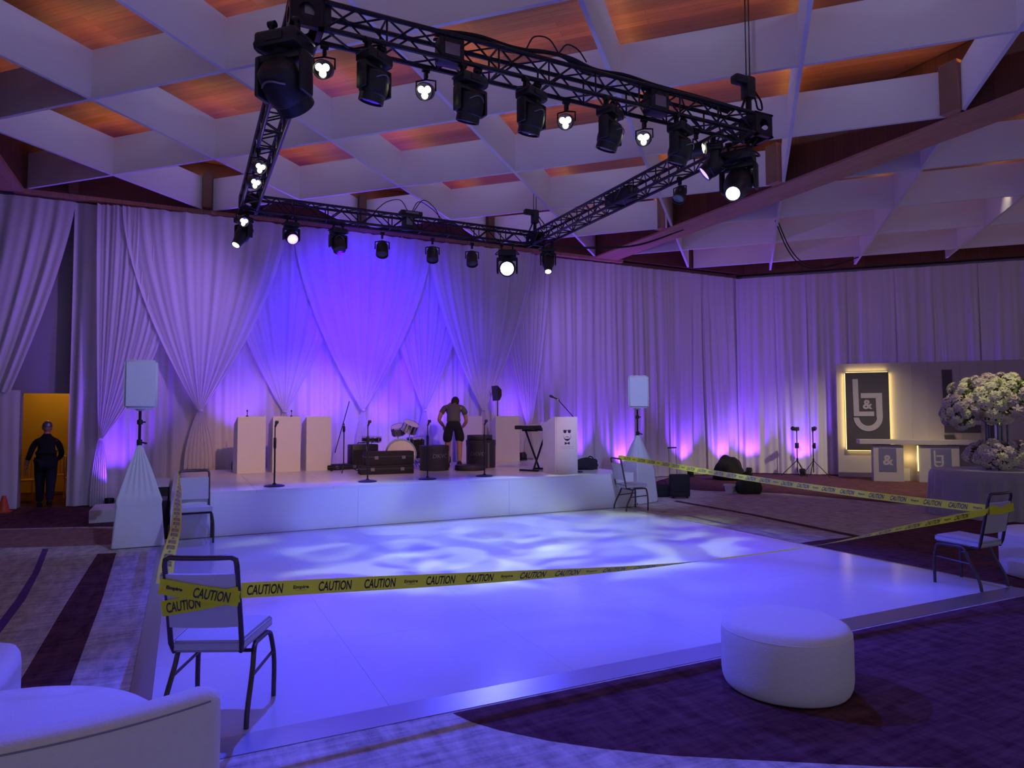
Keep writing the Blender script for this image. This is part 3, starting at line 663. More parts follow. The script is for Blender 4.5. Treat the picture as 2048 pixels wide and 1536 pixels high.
# ---------------------------------------------------------------- banquet chairs at the four corners of the dance floor
def make_chair(label, loc, rz):
    """stacking chair, seat facing local +y"""
    t = thing('banquet_chair', label, 'chair', loc, rz, 'banquet chairs holding up the caution tape'); w = .225
    # seat pad
    tb = bmesh.new(); bmesh.ops.create_cube(tb, size=1); bmesh.ops.scale(tb, vec=(.445, .43, .065), verts=tb.verts)
    for v in tb.verts:
        if v.co.y < 0: v.co.x *= .88
    bmesh.ops.subdivide_edges(tb, edges=tb.edges, cuts=5, use_grid_fill=True)
    for v in tb.verts:
        if v.co.z > 0: v.co.z += .018*(1-(v.co.x/.225)**2)*(1-(v.co.y/.22)**2)
        r = math.hypot(v.co.x/.2225, v.co.y/.215)
    bmesh.ops.bevel(tb, geom=[e for e in tb.edges if len(e.link_faces) == 2 and e.calc_face_angle() > .9], offset=.016, segments=2, affect='EDGES')
    bm = nb(); merge(bm, tb, Matrix.Translation((0, .01, .445)) @ Matrix.Rotation(.05, 4, 'X')); obj('seat', bm, M['vinyl'], t, True)
    # backrest pad, slightly curved, leaning back
    ln = .20
    def bk(x, z, off=0.): return Vector((x, -.205-(z-.45)*ln+off-.02*(1-(x/.2)**2), z))
    bm = nb(); n = 10
    rows = []
    for face in (0, 1):
        for j in range(5):
            z = .555+.30*j/4; row = []
            for i in range(n+1):
                x = -.188+.376*i/n; th = .017+.014*(1-(x/.19)**2)*math.sin(PI*(j+.4)/4.8) if face == 0 else -.012
                row.append(bm.verts.new(bk(x, z, th if face == 0 else th)))
            rows.append(row)
    for b in (0, 5):
        for j in range(4):
            for i in range(n):
                f = (rows[b+j][i], rows[b+j][i+1], rows[b+j+1][i+1], rows[b+j+1][i]); bm.faces.new(f if b == 0 else f[::-1])
    for i in range(n):
        bm.faces.new((rows[0][i], rows[5][i], rows[5][i+1], rows[0][i+1])); bm.faces.new((rows[4][i], rows[4][i+1], rows[9][i+1], rows[9][i]))
    for j in range(4):
        bm.faces.new((rows[j][0], rows[j+1][0], rows[5+j+1][0], rows[5+j][0])); bm.faces.new((rows[j][n], rows[5+j][n], rows[5+j+1][n], rows[j+1][n]))
    obj('backrest', bm, M['vinyl'], t, True)
    bm = nb(); rr = .0145
    pth = [(-.17, -.10, .405), (-.185, -.19, .41)] + [(-.195, bk(.2, z).y, z) for z in (.46, .6, .8, .90)] + [(-.19, bk(.2, .93).y, .932), (-.165, bk(.2, .945).y, .945)]
    top = [(x, bk(x, .945).y, .945) for x in (-.10, 0, .10)]
    tube(bm, pth+top+[(-x, y, z) for x, y, z in pth[::-1]], rr, 10); obj('back_frame', bm, M['frame'], t, True)
    for s in (-1, 1):
        bm = nb(); tube(bm, bez([(s*.205, .16, .40), (s*.212, .20, .385), (s*.222, .212, .33), (s*.232, .222, .01), (s*.232, .222, .0)], 5), rr, 10); obj('leg', bm, M['frame'], t, True)
        bm = nb(); tube(bm, bez([(s*.205, -.02, .40), (s*.212, -.06, .385), (s*.220, -.10, .30), (s*.232, -.222, .01), (s*.232, -.222, .0)], 5), rr, 10); obj('leg', bm, M['frame'], t, True)
    bm = nb()
    for s in (-1, 1):
        tube(bm, [(s*.205, .17, .40), (s*.205, -.03, .40)], rr, 8); tube(bm, [(s*.225, .215, .27), (s*.224, -.135, .245)], .009, 8)
    tube(bm, [(-.205, .15, .40), (.205, .15, .40)], .011, 8); tube(bm, [(-.205, -.08, .375), (.205, -.08, .375)], .011, 8); tube(bm, [(-.17, -.10, .405), (.17, -.10, .405)], .011, 8)
    obj('seat_frame', bm, M['frame'], t, True)
    return t
chA_loc, chA_rz = (.225, 4.36, .0), math.radians(-25)
chA = make_chair('nearest banquet chair, its back to us and crossed by bands of caution tape', chA_loc, chA_rz)
chB = dup(chA, (.16, 10.43, 0), PI+.02, 'banquet chair at the left end of the stage front, seat towards us')
chC = dup(chA, (7.45, 10.38, 0), -PI/2-.12, 'banquet chair at the right end of the stage, by the covered tripod')
chD = dup(chA, (7.21, 4.24, 0), 0.03, 'banquet chair at the near right corner of the dance floor, turned away')

# ---------------------------------------------------------------- caution tape
TWD = .083
def ribbon(path, roll, w=TWD):
    """sampled ribbon: returns fn(s,across)->point and total length; roll(f) rotates the width from vertical"""
    P = bez(path, 14); acc = [0.]
    for a, b in zip(P, P[1:]): acc.append(acc[-1]+(b-a).length)
    L = acc[-1]
    def at(s, v, off=0.):
        s = max(0, min(L-1e-6, s)); i = max(k for k in range(len(acc)-1) if acc[k] <= s); t = (s-acc[i])/(acc[i+1]-acc[i])
        p = P[i].lerp(P[i+1], t); d = (P[i+1]-P[i]).normalized(); up = Vector((0, 0, 1)); up = (up-d*up.dot(d))
        if up.length < .05: up = Vector((1, 0, 0))-d*d.x
        up.normalize(); sd = d.cross(up); a = roll(s/L); wv = up*math.cos(a)+sd*math.sin(a); nv = d.cross(wv)
        return p+wv*v+nv*off
    return at, L
def tape_mesh(parent, at, L, n=90, text=True, start=.05, side=1, step=None, rev=False):
    bm = nb(); rows = []
    for i in range(n+1):
        s = L*i/n; rows.append([bm.verts.new(at(s, TWD*(q-.5))) for q in (0, .5, 1)])
    for A, B in zip(rows, rows[1:]):
        for q in range(2): bm.faces.new((A[q], A[q+1], B[q+1], B[q]))
    o = obj('tape_band', bm, M['tape'], parent, True, 180)
    if not text: return o
    out = nb(); s = start; k = 0
    seq = [('CAUTION', .052, .190), ('Empire', .018, .085), ('CAUTION', .052, .190)]
    gaps = [.055, .055, .075]
    while True:
        w, sz, wd = seq[k % 3]
        if s+wd > L-.02: break
        tb = text_bm(w, sz*1.42, .12 if w == 'CAUTION' else 0., 1, .0016 if w == 'CAUTION' else .0008)
        xs_ = [v.co.x for v in tb.verts]; ys_ = [v.co.y for v in tb.verts]; mx, mn = max(xs_), min(xs_); my = (max(ys_)+min(ys_))/2
        for v in tb.verts:
            q = s+(v.co.x-mn)/(mx-mn)*wd
            if rev: q = L-q
            v.co = at(q, (v.co.y-my), .0012*side)
        if w == 'Empire':
            for z0 in (-.017,):
                a = [at(L-(s+wd*f) if rev else s+wd*f, z0+dz, .0012*side) for f, dz in ((.15, 0), (.85, 0), (.85, .0015), (.15, .0015))]; tb.faces.new([tb.verts.new(p) for p in a])
        merge(out, tb); s += wd+gaps[k % 3]; k += 1
    obj('printed_lettering', out, M['ink'], o)
    return o
def chair_pt(loc, rz, p): return Vector(loc)+Matrix.Rotation(rz, 3, 'Z') @ Vector(p)
CA = lambda p: chair_pt(chA_loc, chA_rz, p)
def yb(z): return -.205-(z-.45)*.20
# front run, near chair to the right-hand chair
tf = thing('caution_tape', 'yellow caution tape stretched low across the front of the dance floor', 'caution tape')
a0 = CA((.212, yb(.72)-.016, .76)); d_end = chair_pt((7.21, 4.24, 0), .03, (-.205, yb(.76)-.02, .775))
at_, L_ = ribbon([a0, (.95, 4.03, .722), (1.87, 4.04, .668), (3.0, 4.04, .62), (3.84, 4.04, .612), (4.84, 4.04, .628), (5.87, 4.03, .69), d_end], lambda f: 0 if f < .12 else min(1.42, (f-.12)*3.6) if f < .62 else 1.42-.95*min(1, (f-.62)/.3))
tape_mesh(tf, at_, L_, 140, True, .03, 1)
# bands crossing the near chair's back
for (p, q, lab) in (((-.215, .795), (.21, .72), 0), ((-.215, .665), (.21, .745), 1)):
    off = -.034-.003*(1-lab)
    A_ = CA((p[0], yb(p[1])+off, p[1])); B_ = CA((q[0], yb(q[1])+off, q[1])); Mi = CA((0, yb((p[1]+q[1])/2)+off-.012, (p[1]+q[1])/2))
    at2, L2 = ribbon([A_, Mi, B_], lambda f: 0.)
    o2 = tape_mesh(tf, at2, L2, 16, False)
    out = nb()
    for (w, sz, c0, wd) in ((('Empire', .016, .04, .09), ('CAUTION', .053, .19, .195)) if lab == 0 else (('CAUTION', .053, .03, .195),)):
        tb = text_bm(w, sz*1.42, .12 if w == 'CAUTION' else 0, 1, .0015); xs_ = [v.co.x for v in tb.verts]; ys_ = [v.co.y for v in tb.verts]; mn, mx = min(xs_), max(xs_); my = (min(ys_)+max(ys_))/2
        for v in tb.verts: v.co = at2(c0+(v.co.x-mn)/(mx-mn)*wd, v.co.y-my, .0012)
        merge(out, tb)
    obj('printed_lettering', out, M['ink'], o2)
# left run
tl_ = thing('caution_tape', 'twisted yellow caution tape running from the near chair back to the stage chair', 'caution tape')
b0 = chair_pt((.16, 10.43, 0), PI+.02, (.195, yb(.9)-.03, .955)); a1 = CA((-.20, yb(.80)-.01, .80))
at3, L3 = ribbon([b0, b0+Vector((0, -.06, -.02)), (-.03, 9.6, .86), (-.04, 8.2, .80), (-.04, 6.6, .77), a1+Vector((-.0, .4, .0)), a1], lambda f: .25+1.15*min(1, f*2.2))
tape_mesh(tl_, at3, L3, 90, True, .1, -1, rev=True)
# right run
tr_ = thing('caution_tape', 'bright yellow caution tape running along the right side of the dance floor', 'caution tape')
c0 = chair_pt((7.45, 10.38, 0), -PI/2-.12, (.10, yb(.93), .965)); d1 = chair_pt((7.21, 4.24, 0), .03, (-.205, yb(.80)-.02, .80))
at4, L4 = ribbon([c0, (7.20, 9.4, .93), (7.16, 8.17, .875), (7.09, 6.23, .82), (7.05, 5.0, .80), d1], lambda f: -.25-.35*math.sin(f*3.0))
tape_mesh(tr_, at4, L4, 90, True, .15, 1)
at5, L5 = ribbon([chair_pt((7.21, 4.24, 0), .03, (x, yb(z)-.036, z)) for x, z in ((-.21, .79), (0, .785), (.21, .80))], lambda f: 0.)
tape_mesh(tr_, at5, L5, 8, False)

# ---------------------------------------------------------------- lounge seating
def pouf(label, loc, r, h, rz=0., sq=2.0):
    t = thing('pouf', label, 'pouf', loc, rz, 'white lounge poufs'); bm = nb(); n = 64
    prof = [(.0, h), (.6, h+.004), (.86, h-.002), (.95, h-.02), (.99, h-.055), (1., h-.10), (1., .10), (.985, .055), (.955, .025), (.93, .012), (.0, .012)]
    rings = []
    for q, z in prof:
        ring = []
        for k in range(n):
            a = 2*PI*k/n; c, s = math.cos(a), math.sin(a); e = (abs(c)**sq+abs(s)**sq)**(-1/sq)
            ring.append(bm.verts.new((r*q*c*e, r*q*s*e, z)))
        rings.append(ring)
    for A, B in zip(rings, rings[1:]):
        for k in range(n): bm.faces.new((A[k], A[(k+1) % n], B[(k+1) % n], B[k]))
    bmesh.ops.remove_doubles(bm, verts=bm.verts, dist=1e-5)
    obj('upholstery', bm, M['uph'], t, True, 180)
    bm = nb(); ring = [(r*.985*math.cos(2*PI*k/48)*1.0, r*.985*math.sin(2*PI*k/48), h-.052) for k in range(48)]
    if sq == 2.0: tube(bm, ring, .004, 6, closed=True); obj('piping', bm, M['uph'], t, True)
    bm = nb(); lathe(bm, [(r*.86, 0), (r*.86, .014)], 32); obj('plinth', bm, M['blk'], t)
    return t
pouf('round white upholstered pouf standing by the front edge of the dance floor', (3.50, 3.22, FL), .395, .42)
pouf('white pouf cut off at the left edge behind the tub chair', (-1.20, 4.45, FL), .42, .46, 0, 4.0)
pouf('white pouf at the right edge beyond the dance floor corner', (8.36, 4.10, FL), .44, .50, 0, 2.0)

tc_ = thing('tub_chair', 'white lounge chair with long curved back, cut off in the near left corner', 'armchair', (-.5, 3.73, FL))
def back_shell():
    bm = nb(); n = 60; r = 1.285; H = .80; rows = []
    for i in range(n+1):
        f = i/n; a = math.radians(-60.5)-f*math.radians(78); e = f*math.radians(78)*r     # distance from the right end
        sq = math.sqrt(max(0, 1-(1-min(1, e/.07))**2)); w = max(.004, .065*sq); h = H-.05*(1-sq)
        row = []
        for (u, z) in ((1., .03), (1.02, .12), (1.03, .40), (1.02, h-.07), (.95, h-.03), (.72, h-.006), (.3, h), (-.3, h), (-.72, h-.006), (-.95, h-.03), (-1., h-.08), (-1., .40), (-1., .03)):
            row.append(bm.verts.new(((r+u*w)*math.cos(a), (r+u*w)*math.sin(a), z)))
        rows.append(row)
    for A, B in zip(rows, rows[1:]):
        for k in range(len(A)-1): bm.faces.new((A[k], A[k+1], B[k+1], B[k]))
        bm.faces.new((A[-1], A[0], B[0], B[-1]))
    bm.faces.new(rows[0][::-1]); bm.faces.new(rows[-1]); return bm
obj('back_shell', back_shell(), M['uph'], tc_, True, 60)
bm = nb(); tube(bm, [((1.285+.060)*math.cos(math.radians(-63.5-k)), (1.285+.060)*math.sin(math.radians(-63.5-k)), .772) for k in range(70)], .0035, 6); obj('piping', bm, M['inkg'], tc_, True)
bm = nb(); lathe(bm, [(.0, .47), (.60, .472), (.68, .462), (.712, .435), (.72, .39), (.72, .10), (.70, .03), (.0, .03)], 56, Matrix.Translation((-.25, -.50, 0))); obj('seat', bm, M['uph'], tc_, True, 60)
bm = nb(); tb = bmesh.new(); bmesh.ops.create_uvsphere(tb, u_segments=24, v_segments=14, radius=1); merge(bm, tb, Matrix.Translation((-.22, -1.10, .60)) @ Matrix.Diagonal((.26, .10, .155, 1))); obj('back_cushion', bm, M['uph'], tc_, True, 180)

# ---------------------------------------------------------------- covered loudspeakers on tripods
def covered_speaker(labs, x, y, rz, ztop, zbot, wid, foot, kx):
    t = thing('loudspeaker', labs[0], 'loudspeaker', (x, y, zbot), rz, 'white-covered loudspeakers on tripods'); h = ztop-zbot
    bm = nb(); tb = bmesh.new(); bmesh.ops.create_cube(tb, size=1); bmesh.ops.scale(tb, vec=(wid, .36, h), verts=tb.verts)
    for v in tb.verts:
        if v.co.y > 0: v.co.x *= .72
    bmesh.ops.bevel(tb, geom=list(tb.edges), offset=.035, segments=3, affect='EDGES'); merge(bm, tb, Matrix.Translation((0, 0, h/2))); obj('stretch_cover', bm, M['stretch'], t, True, 60)
    bm = nb(); lathe(bm, [(.10, .03), (.06, -.012), (.03, -.03)], 16); obj('cover_hem', bm, M['stretch'], t, True)
    s = thing('tripod_stand', labs[1], 'speaker stand', (x, y, FL), rz, 'tripod stands under white scrims'); zt = 1.40
    bm = nb(); tube(bm, [(0, 0, .25), (0, 0, zbot-FL-.03)], .018, 10); obj('pole', bm, M['blkm'], s, True)
    bm = nb(); lathe(bm, [(.024, zbot-.20), (.036, zbot-.19), (.036, zbot-.14), (.024, zbot-.13)], 12); tube(bm, [(0, 0, zbot-.165), (.07, -.02, zbot-.165)], .010, 6); lathe(bm, [(.028, zt-.06), (.034, zt-.05), (.034, zt+.02), (.02, zt+.03)], 12); tube(bm, [(0, 0, zt-.01), (.09, -.04, zt-.03)], .012, 6); obj('collar', bm, M['blk'], s, True)
    for k in range(3):
        a = foot[k]; bm = nb(); tube(bm, [(.02*a[0], .02*a[1], .85), (a[0]*.96, a[1]*.96, .03), (a[0]*.97, a[1]*.97, .005)], .012, 8); obj('leg', bm, M['blkm'], s, True)
    c = thing('stand_scrim', labs[2], 'stand cover', (x, y, FL), rz, 'white stretch scrims over tripod stands')
    # stretch cloth: top collar to a taut triangular footprint
    bm = nb(); n = 72; m = 22; rows = []
    for j in range(m+1):
        u = j/m; z = zt-.05+(.012-zt+.05)*u; row = []
        for i in range(n):
            f = i/n*3; k = int(f) % 3; fr = f-int(f); P = Vector(foot[k]).lerp(Vector(foot[(k+1) % 3]), fr)
            ww = .5-abs(fr-.5)
            lo = u**.9
            pinch = 1-.10*math.sin(PI*min(1, u*1.15))*4*fr*(1-fr)
            rad = .03+(P.length*pinch-.03)*min(1, lo*1.5 if u < .55 else .83+.17*(u-.55)/.45)
            ripple = .016*math.sin(i/n*2*PI*18)*math.sin(PI*min(1, u*1.9)) if u < .55 else 0
            d = P.normalized(); q = d*(rad+ripple)
            row.append(bm.verts.new((q.x, q.y, z)))
        rows.append(row)
    for A, B in zip(rows, rows[1:]):
        for i in range(n): bm.faces.new((A[i], A[(i+1) % n], B[(i+1) % n], B[i]))
    obj('cloth', bm, M['stretch'], c, True, 180)
    return t
covered_speaker(('white-covered loudspeaker left of the stage', 'black tripod stand carrying the left covered loudspeaker', 'white stretch scrim on the tripod left of the stage'), -.54, 10.68, .05, 2.50, 1.83, .42, [(-.30, -.32), (.33, -.36), (.20, .45)], 1)
covered_speaker(('white-covered loudspeaker right of the lectern', 'black tripod stand carrying the right covered loudspeaker', 'white stretch scrim behind the chair at the stage right end'), 8.26, 11.25, -.45, 2.53, 1.88, .42, [(-.10, -.42), (.42, .10), (-.36, .30)], 1)

# ---------------------------------------------------------------- people
def tri(a, b, n=3): return [a.lerp(b, i/n) for i in range(1, n)]
def skin(name, nodes, edges, root, m, parent, sub=2, extra=None):
    """continuous skinned surface: nodes {key:(pos, rx, ry)}"""
    bm = nb(); lay = bm.verts.layers.skin.verify(); V = {}
    for k, (p, *r) in nodes.items():
        v = bm.verts.new(p); v[lay].radius = (r[0], r[-1]); v[lay].use_root = (k == root); V[k] = v
    for a, b in edges: bm.edges.new((V[a], V[b]))
    me = bpy.data.meshes.new(name); bm.to_mesh(me); bm.free(); o = bpy.data.objects.new(name, me); C.objects.link(o)
    sk = o.modifiers.new('Skin', 'SKIN'); sk.use_smooth_shade = True; sk.branch_smoothing = .6
    ss = o.modifiers.new('Sub', 'SUBSURF'); ss.levels = sub; ss.render_levels = sub
    dg = bpy.context.evaluated_depsgraph_get(); m2 = bpy.data.meshes.new_from_object(o.evaluated_get(dg)); bpy.data.objects.remove(o)
    b2 = nb(); b2.from_mesh(m2); bpy.data.meshes.remove(m2)
    if extra: extra(b2)
    return obj(name, b2, m, parent, True, 180)
def hand(bm, wrist, d, side, curl=.5, k=1.):
    """palm with four fingers and a thumb; d = direction along the hand, side = thumb direction"""
    d = Vector(d).normalized(); s = Vector(side); s = (s-d*s.dot(d)).normalized(); nrm = d.cross(s); w = Vector(wrist)
    tb = bmesh.new(); bmesh.ops.create_uvsphere(tb, u_segments=12, v_segments=8, radius=1)
    Mx = Matrix(((s.x*.042*k, nrm.x*.018*k, d.x*.056*k, 0), (s.y*.042*k, nrm.y*.018*k, d.y*.056*k, 0), (s.z*.042*k, nrm.z*.018*k, d.z*.056*k, 0), (0, 0, 0, 1)))
    merge(bm, tb, Matrix.Translation(w+d*.045*k) @ Mx)
    for i, ln in enumerate((.070, .080, .074, .058)):
        b = w+d*.085*k+s*(.030-.020*i)*k; p1 = b+(d+nrm*curl*.25).normalized()*ln*.45*k; p2 = p1+(d+nrm*curl*.9).normalized()*ln*.32*k; p3 = p2+(d+nrm*curl*1.7).normalized()*ln*.25*k
        tube(bm, [b-d*.02*k, b, p1, p2, p3], [.0095*k, .0095*k, .009*k, .0085*k, .007*k], 8)
    b = w+d*.02*k+s*.030*k; p1 = b+(d*.6+s*.8+nrm*.2).normalized()*.035*k; p2 = p1+(d+s*.25+nrm*.3).normalized()*.030*k
    tube(bm, [b-s*.01*k, b, p1, p2], [.012*k, .012*k, .010*k, .008*k], 8)
def head(bm, c, up, face, k=1.):
    """skull with nose, brow, jaw, ears"""
    up = Vector(up).normalized(); f = Vector(face); f = (f-up*f.dot(up)).normalized(); x = f.cross(up); c = Vector(c)
    tb = bmesh.new(); bmesh.ops.create_uvsphere(tb, u_segments=28, v_segments=20, radius=1)
    for v in tb.verts:
        p = v.co; z = p.z
        if z < -.1: p.x *= 1-.28*(-z); p.y = p.y*(1-.15*(-z))+.10*(-z)
        if p.y > .5 and abs(p.x) < .22 and -.38 < z < .12: p.y += .26*(1-abs(p.x)/.22)*max(0, 1-abs(z+.22)/.30)       # nose
        if p.y > .6 and .12 < abs(p.x) < .5 and -.05 < z < .16: p.y -= .07                                                # eye sockets
        if p.y > .5 and abs(p.x) < .3 and -.62 < z < -.48: p.y += .05                                                    # mouth
    B = Matrix(((x.x*.078*k, f.x*.098*k, up.x*.120*k, c.x), (x.y*.078*k, f.y*.098*k, up.y*.120*k, c.y), (x.z*.078*k, f.z*.098*k, up.z*.120*k, c.z), (0, 0, 0, 1)))
    merge(bm, tb, B)
    for s in (-1, 1):
        tb = bmesh.new(); bmesh.ops.create_uvsphere(tb, u_segments=10, v_segments=8, radius=1); merge(bm, tb, B @ Matrix.Translation((s*1.02, -.05, -.1)) @ Matrix.Diagonal((.12, .24, .26, 1)))
    return B
def chain(prefix, pts, rs, nodes, edges, start=None):
    prev = start
    for i, (p, r) in enumerate(zip(pts, rs)):
        k = '%s%d' % (prefix, i); nodes[k] = (Vector(p), r); 
        if prev: edges.append((prev, k))
        prev = k
    return prev
# the man bending over at the stage rear, seen from behind (local +y away from us)
mb = thing('person', 'person in olive tee and dark shorts bending over between the drum cases', 'person', (5.10, 13.35, ST), -.35)
N, Ed = {}, []
N['pel'] = (Vector((0, 0, .94)), .135, .115)
chain('sp', [(0, .10, 1.06), (0, .22, 1.16), (.0, .35, 1.25), (0, .42, 1.29)], [.135, .145, .155, .11], N, Ed, 'pel')
chain('nk', [(0, .50, 1.33), (.02, .56, 1.36)], [.06, .055], N, Ed, 'sp3')
legs = {-1: [(-.10, 0, .90), (-.115, .0, .70), (-.12, .03, .50), (-.125, .02, .30), (-.13, 0, .09)], 1: [(.10, 0, .90), (.115, -.02, .70), (.12, -.01, .50), (.12, -.04, .30), (.12, -.08, .11)]}
lr = [.10, .085, .062, .058, .040]
for s in (-1, 1):
    e = chain('lg%d' % s, legs[s], lr, N, Ed, 'pel')
    f = Vector(legs[s][-1]); chain('ft%d' % s, [f+Vector((0, .02, -.05)), f+Vector((.01*s, .11, -.065 if s < 0 else -.08))], [.042, .034], N, Ed, e)
arms = {-1: [(-.19, .36, 1.27), (-.27, .30, 1.13), (-.31, .27, 1.00), (-.25, .34, .93), (-.20, .42, .86)], 1: [(.19, .36, 1.26), (.25, .36, 1.12), (.28, .38, .98), (.24, .46, .90), (.18, .52, .83)]}
ar = [.062, .052, .043, .042, .030]
for s in (-1, 1): chain('ar%d' % s, arms[s], ar, N, Ed, 'sp2')
def exm(bm):
    head(bm, (.04, .60, 1.385), (.1, .75, .55), (0, .55, -.85), 1.05)
    for s in (-1, 1):
        w = Vector(arms[s][-1]); hand(bm, w, (-.3*s, .5, -.7), (-s, .3, .2), .7)
skin('body', N, Ed, 'pel', M['skin'], mb, 2, exm)
N2, E2_ = {}, []
N2['a'] = (Vector((0, .0, .93)), .155, .14); N2['a2'] = (Vector((0, .02, 1.0)), .16, .142); E2_.append(('a', 'a2'))
chain('s', [(0, .10, 1.06), (0, .22, 1.165), (0, .35, 1.255), (0, .43, 1.30)], [.155, .158, .145, .09], N2, E2_, 'a2')
for s in (-1, 1): chain('v%d' % s, [(s*.19, .36, 1.27), (s*.235, .325, 1.19), (s*.265, .305, 1.12)], [.078, .070, .063], N2, E2_, 's2')
skin('shirt', N2, E2_, 'a', M['shirt'], mb)
N3, E3 = {}, []
N3['p'] = (Vector((0, 0, .95)), .155, .135); N3['w'] = (Vector((0, .02, 1.0)), .15, .13); E3.append(('p', 'w'))
for s in (-1, 1): chain('q%d' % s, [(s*.105, 0, .86), (s*.125, -.005, .70), (s*.135, .0, .52)], [.118, .112, .105], N3, E3, 'p')
skin('shorts', N3, E3, 'p', M['navy'], mb)
for s in (-1, 1):
    f = Vector(legs[s][-1]); bm = nb(); tb = bmesh.new(); bmesh.ops.create_uvsphere(tb, u_segments=16, v_segments=10, radius=1)
    for v in tb.verts:
        if v.co.z < -.45: v.co.z = -.45
    T_ = Matrix.Translation((f.x, f.y+.06, .055)) @ Matrix.Diagonal((.055, .145, .10, 1)) if s < 0 else Matrix.Translation((f.x, f.y+.07, .075)) @ Matrix.Rotation(-.35, 4, 'X') @ Matrix.Diagonal((.055, .145, .10, 1))
    merge(bm, tb, T_); sh = obj('shoe', bm, M['shoe'], mb, True, 60)
bm = nb(); tb = bmesh.new(); bmesh.ops.create_uvsphere(tb, u_segments=20, v_segments=14, radius=1)
up = Vector((.1, .75, .55)).normalized(); f = Vector((0, .55, -.85)); f = (f-up*f.dot(up)).normalized(); x = f.cross(up); c_ = Vector((.04, .60, 1.385))+up*.02-f*.015
merge(bm, tb, Matrix(((x.x*.09, f.x*.102, up.x*.122, c_.x), (x.y*.09, f.y*.102, up.y*.122, c_.y), (x.z*.09, f.z*.102, up.z*.122, c_.z), (0, 0, 0, 1)))); obj('hair', bm, M['hair'], mb, True, 180)

# the person walking out through the doorway, seen from behind
pd = thing('person', 'person in dark work clothes and cap walking out through the lit doorway', 'person', (-2.40, 15.95, FL), .1)
N, Ed = {}, []
N['pel'] = (Vector((0, 0, .90)), .15, .12)
chain('sp', [(0, -.01, 1.04), (0, -.01, 1.17), (0, 0, 1.29), (0, .01, 1.36)], [.15, .16, .165, .10], N, Ed, 'pel')
chain('nk', [(0, .02, 1.43), (0, .03, 1.47)], [.058, .055], N, Ed, 'sp3')
legs = {-1: [(-.09, 0, .86), (-.095, .05, .66), (-.095, .09, .48), (-.09, .06, .28), (-.09, .05, .09)], 1: [(.09, 0, .86), (.09, -.04, .66), (.09, -.08, .48), (.085, -.16, .30), (.08, -.24, .13)]}
for s in (-1, 1):
    e = chain('lg%d' % s, legs[s], [.105, .09, .066, .058, .042], N, Ed, 'pel'); f = Vector(legs[s][-1])
    chain('ft%d' % s, [f+Vector((0, .02, -.05)), f+Vector((.01*s, .11, -.065 if s < 0 else -.08))], [.042, .034], N, Ed, e)
arms = {-1: [(-.165, 0, 1.28), (-.225, -.01, 1.15), (-.265, -.01, 1.02), (-.30, .04, .90), (-.325, .08, .79)], 1: [(.165, 0, 1.28), (.225, -.04, 1.15), (.255, -.06, 1.02), (.21, .06, .93), (.16, .15, .90)]}
for s in (-1, 1): chain('ar%d' % s, arms[s], [.066, .055, .045, .042, .030], N, Ed, 'sp2')
def exd(bm):
    head(bm, (0, .04, 1.535), (0, .02, 1), (0, 1, -.05), 1.0)
    hand(bm, arms[-1][-1], (-.15, .15, -1), (.2, 1, 0), .5); hand(bm, arms[1][-1], (-.4, .8, .1), (0, .2, 1), .6)
skin('body', N, Ed, 'pel', M['skin'], pd, 2, exd)
N2, E2_ = {}, []
N2['b'] = (Vector((0, 0, .80)), .175, .145); N2['a'] = (Vector((0, 0, .92)), .175, .145); E2_.append(('b', 'a')); N2['c1'] = (Vector((0, .015, 1.44)), .072); E2_.append(('s3', 'c1'))
chain('s', [(0, -.01, 1.04), (0, -.01, 1.17), (0, 0, 1.27), (0, .01, 1.385)], [.165, .17, .155, .085], N2, E2_, 'a')
for s in (-1, 1): chain('v%d' % s, [Vector(q)*1.0 for q in arms[s][:4]], [.066, .058, .052, .046], N2, E2_, 's2')
skin('jacket', N2, E2_, 'a', M['blackcloth'], pd)
N3, E3 = {}, []
N3['p'] = (Vector((0, 0, .90)), .165, .135)
for s in (-1, 1): chain('q%d' % s, legs[s], [.125, .108, .088, .078, .068], N3, E3, 'p')
skin('trousers', N3, E3, 'p', M['navy'], pd)
bm = nb(); tb = bmesh.new(); bmesh.ops.create_uvsphere(tb, u_segments=20, v_segments=12, radius=1)
for v in tb.verts: v.co.z = max(v.co.z, -.12)
merge(bm, tb, Matrix.Translation((0, .035, 1.565)) @ Matrix.Diagonal((.088, .106, .11, 1))); box(bm, (0, .16, 1.56), (.14, .09, .012), .005); obj('cap', bm, M['rim'], pd, True, 60)
for s in (-1, 1):
    f = Vector(legs[s][-1]); bm = nb(); tb = bmesh.new(); bmesh.ops.create_uvsphere(tb, u_segments=14, v_segments=10, radius=1)
    for v in tb.verts: v.co.z = max(v.co.z, -.45)
    merge(bm, tb, Matrix.Translation((f.x, f.y+.06, f.z-.045+.0)) @ Matrix.Rotation(0 if s < 0 else -.3, 4, 'X') @ Matrix.Diagonal((.052, .14, .09, 1))); obj('shoe', bm, M['blk'], pd, True, 60)

